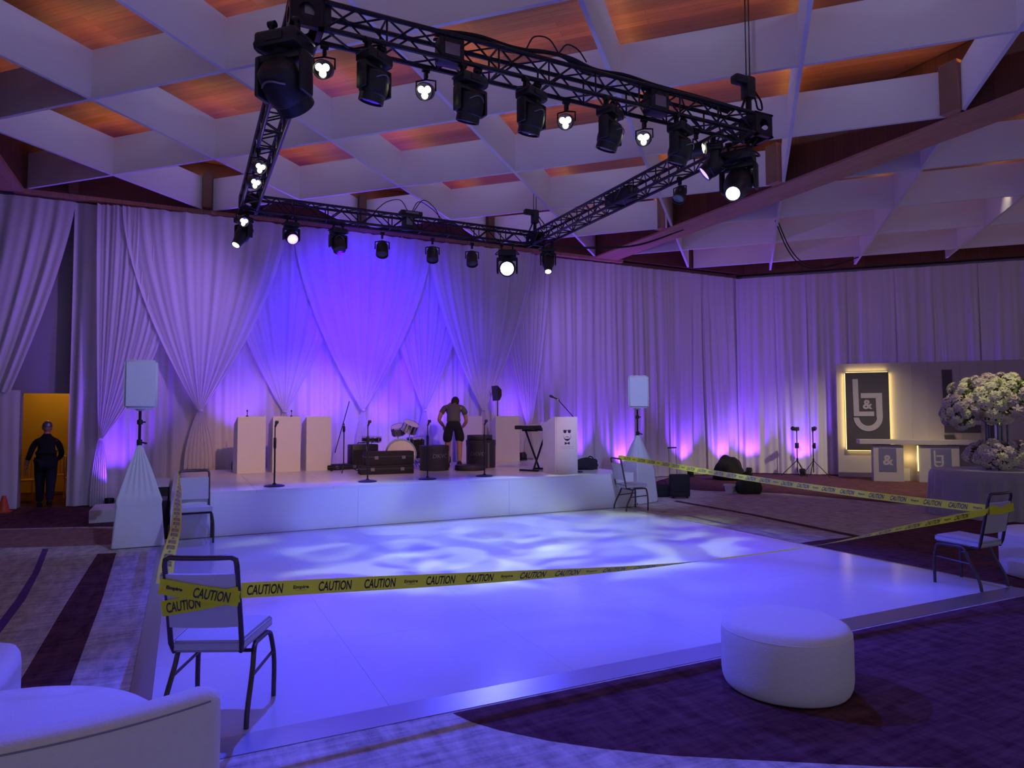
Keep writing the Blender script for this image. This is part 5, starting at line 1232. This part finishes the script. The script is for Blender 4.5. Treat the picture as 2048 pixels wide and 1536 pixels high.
# ---------------------------------------------------------------- flower table
TC = Vector((12.72, 7.12, FL)); TR = .86
tb_ = thing('round_table', 'round table hidden under a pleated grey satin cloth, right edge', 'table', TC)
bm = nb(); lathe(bm, [(TR-.015, .745), (TR-.015, .765)], 48); obj('tabletop', bm, M['white'], tb_)
for k in range(4): a = k*PI/2+.6; bm = nb(); tube(bm, [(.5*math.cos(a), .5*math.sin(a), .745), (.56*math.cos(a), .56*math.sin(a), 0)], .016, 8); obj('leg', bm, M['blkm'], tb_, True)
def cloth(label, c, r, h, name='tablecloth', seed=0, m='cloth'):
    t = thing(name, label, 'tablecloth', c, 0, 'grey satin tablecloths'); bm = nb(); n = 220; rows = []
    for q, z in ((0, h), (r*.6, h), (r-.01, h), (r+.006, h-.012)) : rows.append([bm.verts.new((q*math.cos(2*PI*k/n), q*math.sin(2*PI*k/n), z)) for k in range(n)])
    for j in range(1, 13):
        u = j/12; row = []
        for k in range(n):
            a = 2*PI*k/n; rp = .05*u**.7*(math.sin(a*26+seed+math.sin(a*5)*2)*.6+math.sin(a*15+seed*2)*.4); q = r+.008+.03+.06*u*u+rp
            row.append(bm.verts.new((q*math.cos(a), q*math.sin(a), h-.012-(h-.016)*u)))
        rows.append(row)
    for A, B in zip(rows, rows[1:]):
        for k in range(n): bm.faces.new((A[k], A[(k+1) % n], B[(k+1) % n], B[k]))
    bmesh.ops.remove_doubles(bm, verts=bm.verts, dist=1e-6); obj('cloth', bm, M[m], t, True, 180); return t
cloth('grey satin tablecloth falling in pleats to the carpet under the flower arrangement', TC, TR, .772)
T2 = Vector((14.27, 6.84, FL)); tb2 = thing('cocktail_table', 'second draped table cut off at the right edge, pale round top', 'table', T2)
bm = nb(); lathe(bm, [(0, .76), (.60, .76), (.62, .772), (.62, .80), (.60, .812), (0, .812)], 48); obj('tabletop', bm, M['stretch'], tb2, True, 40)
bm = nb(); lathe(bm, [(.05, .76), (.05, .03), (.3, .02), (.3, 0)], 20); obj('pedestal', bm, M['blkm'], tb2, True, 40)
cloth('grey satin cloth hanging from the second table at the right edge', T2, .50, .755, seed=2)
va = thing('flower_stand', 'tall clear and metal stand carrying the big white flower ball', 'vase', TC+Vector((.14, -.08, .774)))
bm = nb(); lathe(bm, [(0, 0), (.13, 0), (.13, .012), (.03, .03), (.025, .86), (.10, .92), (.11, .98), (0, .98)], 24, cap=False); obj('stem', bm, M['chrome'], va, True, 40)
for k in range(5): a = k*2*PI/5; bm = nb(); tube(bm, [(.16*math.cos(a), .16*math.sin(a), .0), (.16*math.cos(a), .16*math.sin(a), .90)], .018, 10); obj('tube', bm, M['glass'], va, True)
def flower_mass(name, label, c, R, count, pm, size, grp):
    t = thing(name, label, 'flowers', c, 0, grp); rr = random.Random(len(label)); protos = []
    for q in range(6):
        bm = nb()
        for fl in range(7):            # one spray of small round blooms
            fe = 0 if fl == 0 else .75+.3*rr.random(); fa = fl*1.05+q; c0_ = Vector((math.cos(fa)*math.sin(fe), math.sin(fa)*math.sin(fe), math.cos(fe)-.3))*size
            ax = (c0_+Vector((0, 0, size*.5))).normalized(); s1 = ax.orthogonal().normalized(); s2 = ax.cross(s1)
            for pl in range(5):
                az = pl*1.2566+fl; d_ = (s1*math.cos(az)+s2*math.sin(az)); sd = ax.cross(d_); L = size*(.55+.2*rr.random())
                P = [c0_, c0_+d_*L*.5+sd*L*.36+ax*L*.22, c0_+d_*L+sd*L*.22+ax*L*.12, c0_+d_*L*1.08+ax*L*.02, c0_+d_*L-sd*L*.22+ax*L*.12, c0_+d_*L*.5-sd*L*.36+ax*L*.22]
                vs = [bm.verts.new(p_) for p_ in P]; bm.faces.new((vs[0], vs[1], vs[2], vs[3])); bm.faces.new((vs[0], vs[3], vs[4], vs[5]))
        me = bpy.data.meshes.new('bloom'); bm.to_mesh(me); bm.free(); me.materials.append(M[pm[q % len(pm)]]); protos.append(me)
    for k in range(count):
        zz = 1-2*(k+.5)/count; az = k*2.39996; s_ = math.sqrt(1-zz*zz); d = Vector((s_*math.cos(az), s_*math.sin(az), zz)); rad = .78+.30*rr.random()
        o = bpy.data.objects.new('bloom', protos[rr.randrange(6)]); C.objects.link(o); o.parent = t
        o.location = Vector((d.x*R[0], d.y*R[1], d.z*R[2]))*rad; e_ = d.to_track_quat('Z', 'Y').to_euler(); o.rotation_euler = e_; sc_ = .8+.5*rr.random(); o.scale = (sc_,)*3
    bm = nb(); r2 = random.Random(5)
    for k in range(count*5):
        zz = 1-2*r2.random(); az = r2.random()*6.283; s_ = math.sqrt(1-zz*zz); d = Vector((s_*math.cos(az), s_*math.sin(az), zz)); c_ = Vector((d.x*R[0], d.y*R[1], d.z*R[2]))*(.55+.40*r2.random())
        a = Vector((r2.random()-.5, r2.random()-.5, r2.random()-.5)).normalized(); b = d.cross(a).normalized(); L = size*.9
        bm.faces.new([bm.verts.new(c_+a*L*x+b*L*y) for x, y in ((-1, 0), (0, .38), (1, 0), (0, -.38))])
    obj('foliage', bm, M['leaf'], t)['kind'] = 'stuff'
    return t
FG = 'white flowers on the grey-clothed table'
flower_mass('flower_arrangement', 'large cream flower ball on the tall stand over the grey table', TC+Vector((.20, -.10, 2.03)), (.72, .72, .42), 98, ('petal', 'petal', 'petalp'), .080, FG)
flower_mass('flower_arrangement', 'small cream flower cluster hanging off the left of the big flower ball', TC+Vector((-.40, .20, 1.80)), (.28, .28, .28), 34, ('petal', 'petalp'), .07, FG)
flower_mass('flower_arrangement', 'low blush flower arrangement lying on the grey tablecloth', TC+Vector((.22, -.10, 1.05)), (.58, .46, .22), 60, ('petalp', 'petal'), .07, FG)

# ---------------------------------------------------------------- odds and ends
cn = thing('traffic_cone', 'small orange cone on the floor at the far left of the doorway', 'cone', (-2.93, 15.3, FL))
bm = nb(); box(bm, (0, 0, .015), (.24, .24, .03), .006); obj('base', bm, M['orange'], cn)
bm = nb(); lathe(bm, [(.095, .03), (.035, .29), (.03, .31), (.0, .312)], 24); obj('body', bm, M['orange'], cn, True, 40)
gc = None
def gold_chair(label, x, y, rz):
    t = thing('stacking_chair', label, 'chair', (x, y, FL), rz, 'gold chairs stored beyond the doorway')
    bm = nb(); box(bm, (0, 0, .44), (.38, .38, .03), .008); obj('seat', bm, M['gold'], t)
    bm = nb(); tube(bm, [(-.17, -.18, .45), (-.17, -.22, .92), (.17, -.22, .92), (.17, -.18, .45)], .013, 6)
    for k in range(5): tube(bm, [(-.12+.06*k, -.185, .5), (-.12+.06*k, -.218, .91)], .007, 6)
    obj('backrest', bm, M['gold'], t, True)
    for sx in (-1, 1):
        for sy in (-1, 1): bm = nb(); tube(bm, [(sx*.165, sy*.165, .43), (sx*.18, sy*.18, 0)], .012, 6); obj('leg', bm, M['gold'], t, True)
    return t
gold_chair('gold chair beyond the doorway, left of the walking person', -2.95, 17.2, .4)
gold_chair('gold chair beyond the doorway, right of the walking person', -2.05, 17.4, -.3)
gold_chair('gold chair at the back of the lit room beyond the doorway', -2.55, 18.4, .1)
t = thing('ceiling_speaker', 'round ivory ceiling disc in a wood coffer at upper left', 'ceiling speaker', (-.13, 11.62, CW)); bm = nb(); lathe(bm, [(0, -.022), (.17, -.02), (.195, -.008), (.195, 0)], 32); obj('grille', bm, M['speaker_disc'], t, True, 40)
bm = nb(); lathe(bm, [(.19, -.012), (.205, -.012), (.205, 0)], 32, cap=False); obj('rim', bm, M['speaker_disc'], t, True)
t = thing('recessed_downlight', 'ring-shaped recessed downlight beside the black moving head at upper left', 'downlight', (.76, 11.30, CW)); bm = nb(); lathe(bm, [(.075, -.004), (.085, -.016), (.12, -.014), (.128, 0)], 32, cap=False); obj('ring', bm, M['speaker_disc'], t, True)
bm = nb(); lathe(bm, [(0, -.002), (.075, -.003)], 24, cap=False); obj('lens', bm, M['blk'], t)
t = thing('recessed_downlight', 'small glowing downlight among the fins at far right', 'downlight', (15.42, 7.96, CW)); bm = nb(); lathe(bm, [(.07, -.004), (.085, -.014), (.11, 0)], 24, cap=False); obj('ring', bm, M['speaker_disc'], t, True)
bm = nb(); lathe(bm, [(0, -.004), (.07, -.005)], 24, cap=False); obj('lens', bm, M['e_down'], t)
t = thing('wall_sensor', 'small white device under the wood soffit above the stage drapes', 'sensor', (4.62, 15.52, 5.80)); bm = nb(); box(bm, (0, 0, .1), (.12, .10, .14), .02); obj('housing', bm, M['stretch'], t, True, 40)
bm = nb(); lathe(bm, [(0, -.03), (.03, -.02), (.045, .03)], 14); tube(bm, [(0, 0, .16), (0, .08, .24)], .02, 8); obj('mount', bm, M['stretch'], t, True)

# ---------------------------------------------------------------- remaining lights: a ceiling downlight, truss beams and added spots
light('downlight_beam', 'SPOT', (15.42, 7.96, CW-.05), (15.6, 11.4, 1.0), 1500, (1, .84, .56), 60, .8, .06)
light('flower_fill_spot', 'SPOT', (11.2, 5.6, FB+.3), (12.85, 7.0, 1.9), 560, (1, .92, .48), 22, .6, .04)  # added spot with no fixture, brightens and warms the flowers
light('stage_key_light', 'SPOT', (2.3, 6.3, 4.85), (2.4, 14.6, .65), 950, (1, .52, .40), 34, .6, .06)
light('stage_key_light', 'SPOT', (4.85, 6.3, 4.85), (6.2, 14.6, .65), 620, (1, .52, .44), 32, .6, .06)
for (p_, q_, w_, a_) in (((1.6, 12.2, 4.75), (-1.2, 15.7, 3.6), 620, 80), ((6.5, 12.0, 4.75), (11.5, 15.7, 3.4), 330, 72), ((6.5, 11.9, 4.75), (18.5, 12.2, 3.6), 1500, 62)):
    light('drape_wash', 'SPOT', p_, q_, w_, (.42, .22, 1.0), a_, 1., .08)  # washes added to lift the side drapes, no fixture of their own
light('stage_light_wash', 'SPOT', (1.13, 6.35, 4.85), (-.45, 10.7, 1.5), 480, (.34, .42, 1.0), 36, .8, .05)
light('stage_light_wash', 'SPOT', (5.60, 6.35, 4.85), (8.0, 11.1, 1.5), 820, (.34, .42, 1.0), 34, .8, .05)
light('drape_wash', 'SPOT', (3.0, 12.2, 4.75), (3.7, 15.6, 3.7), 1250, VI, 92, 1., .08)
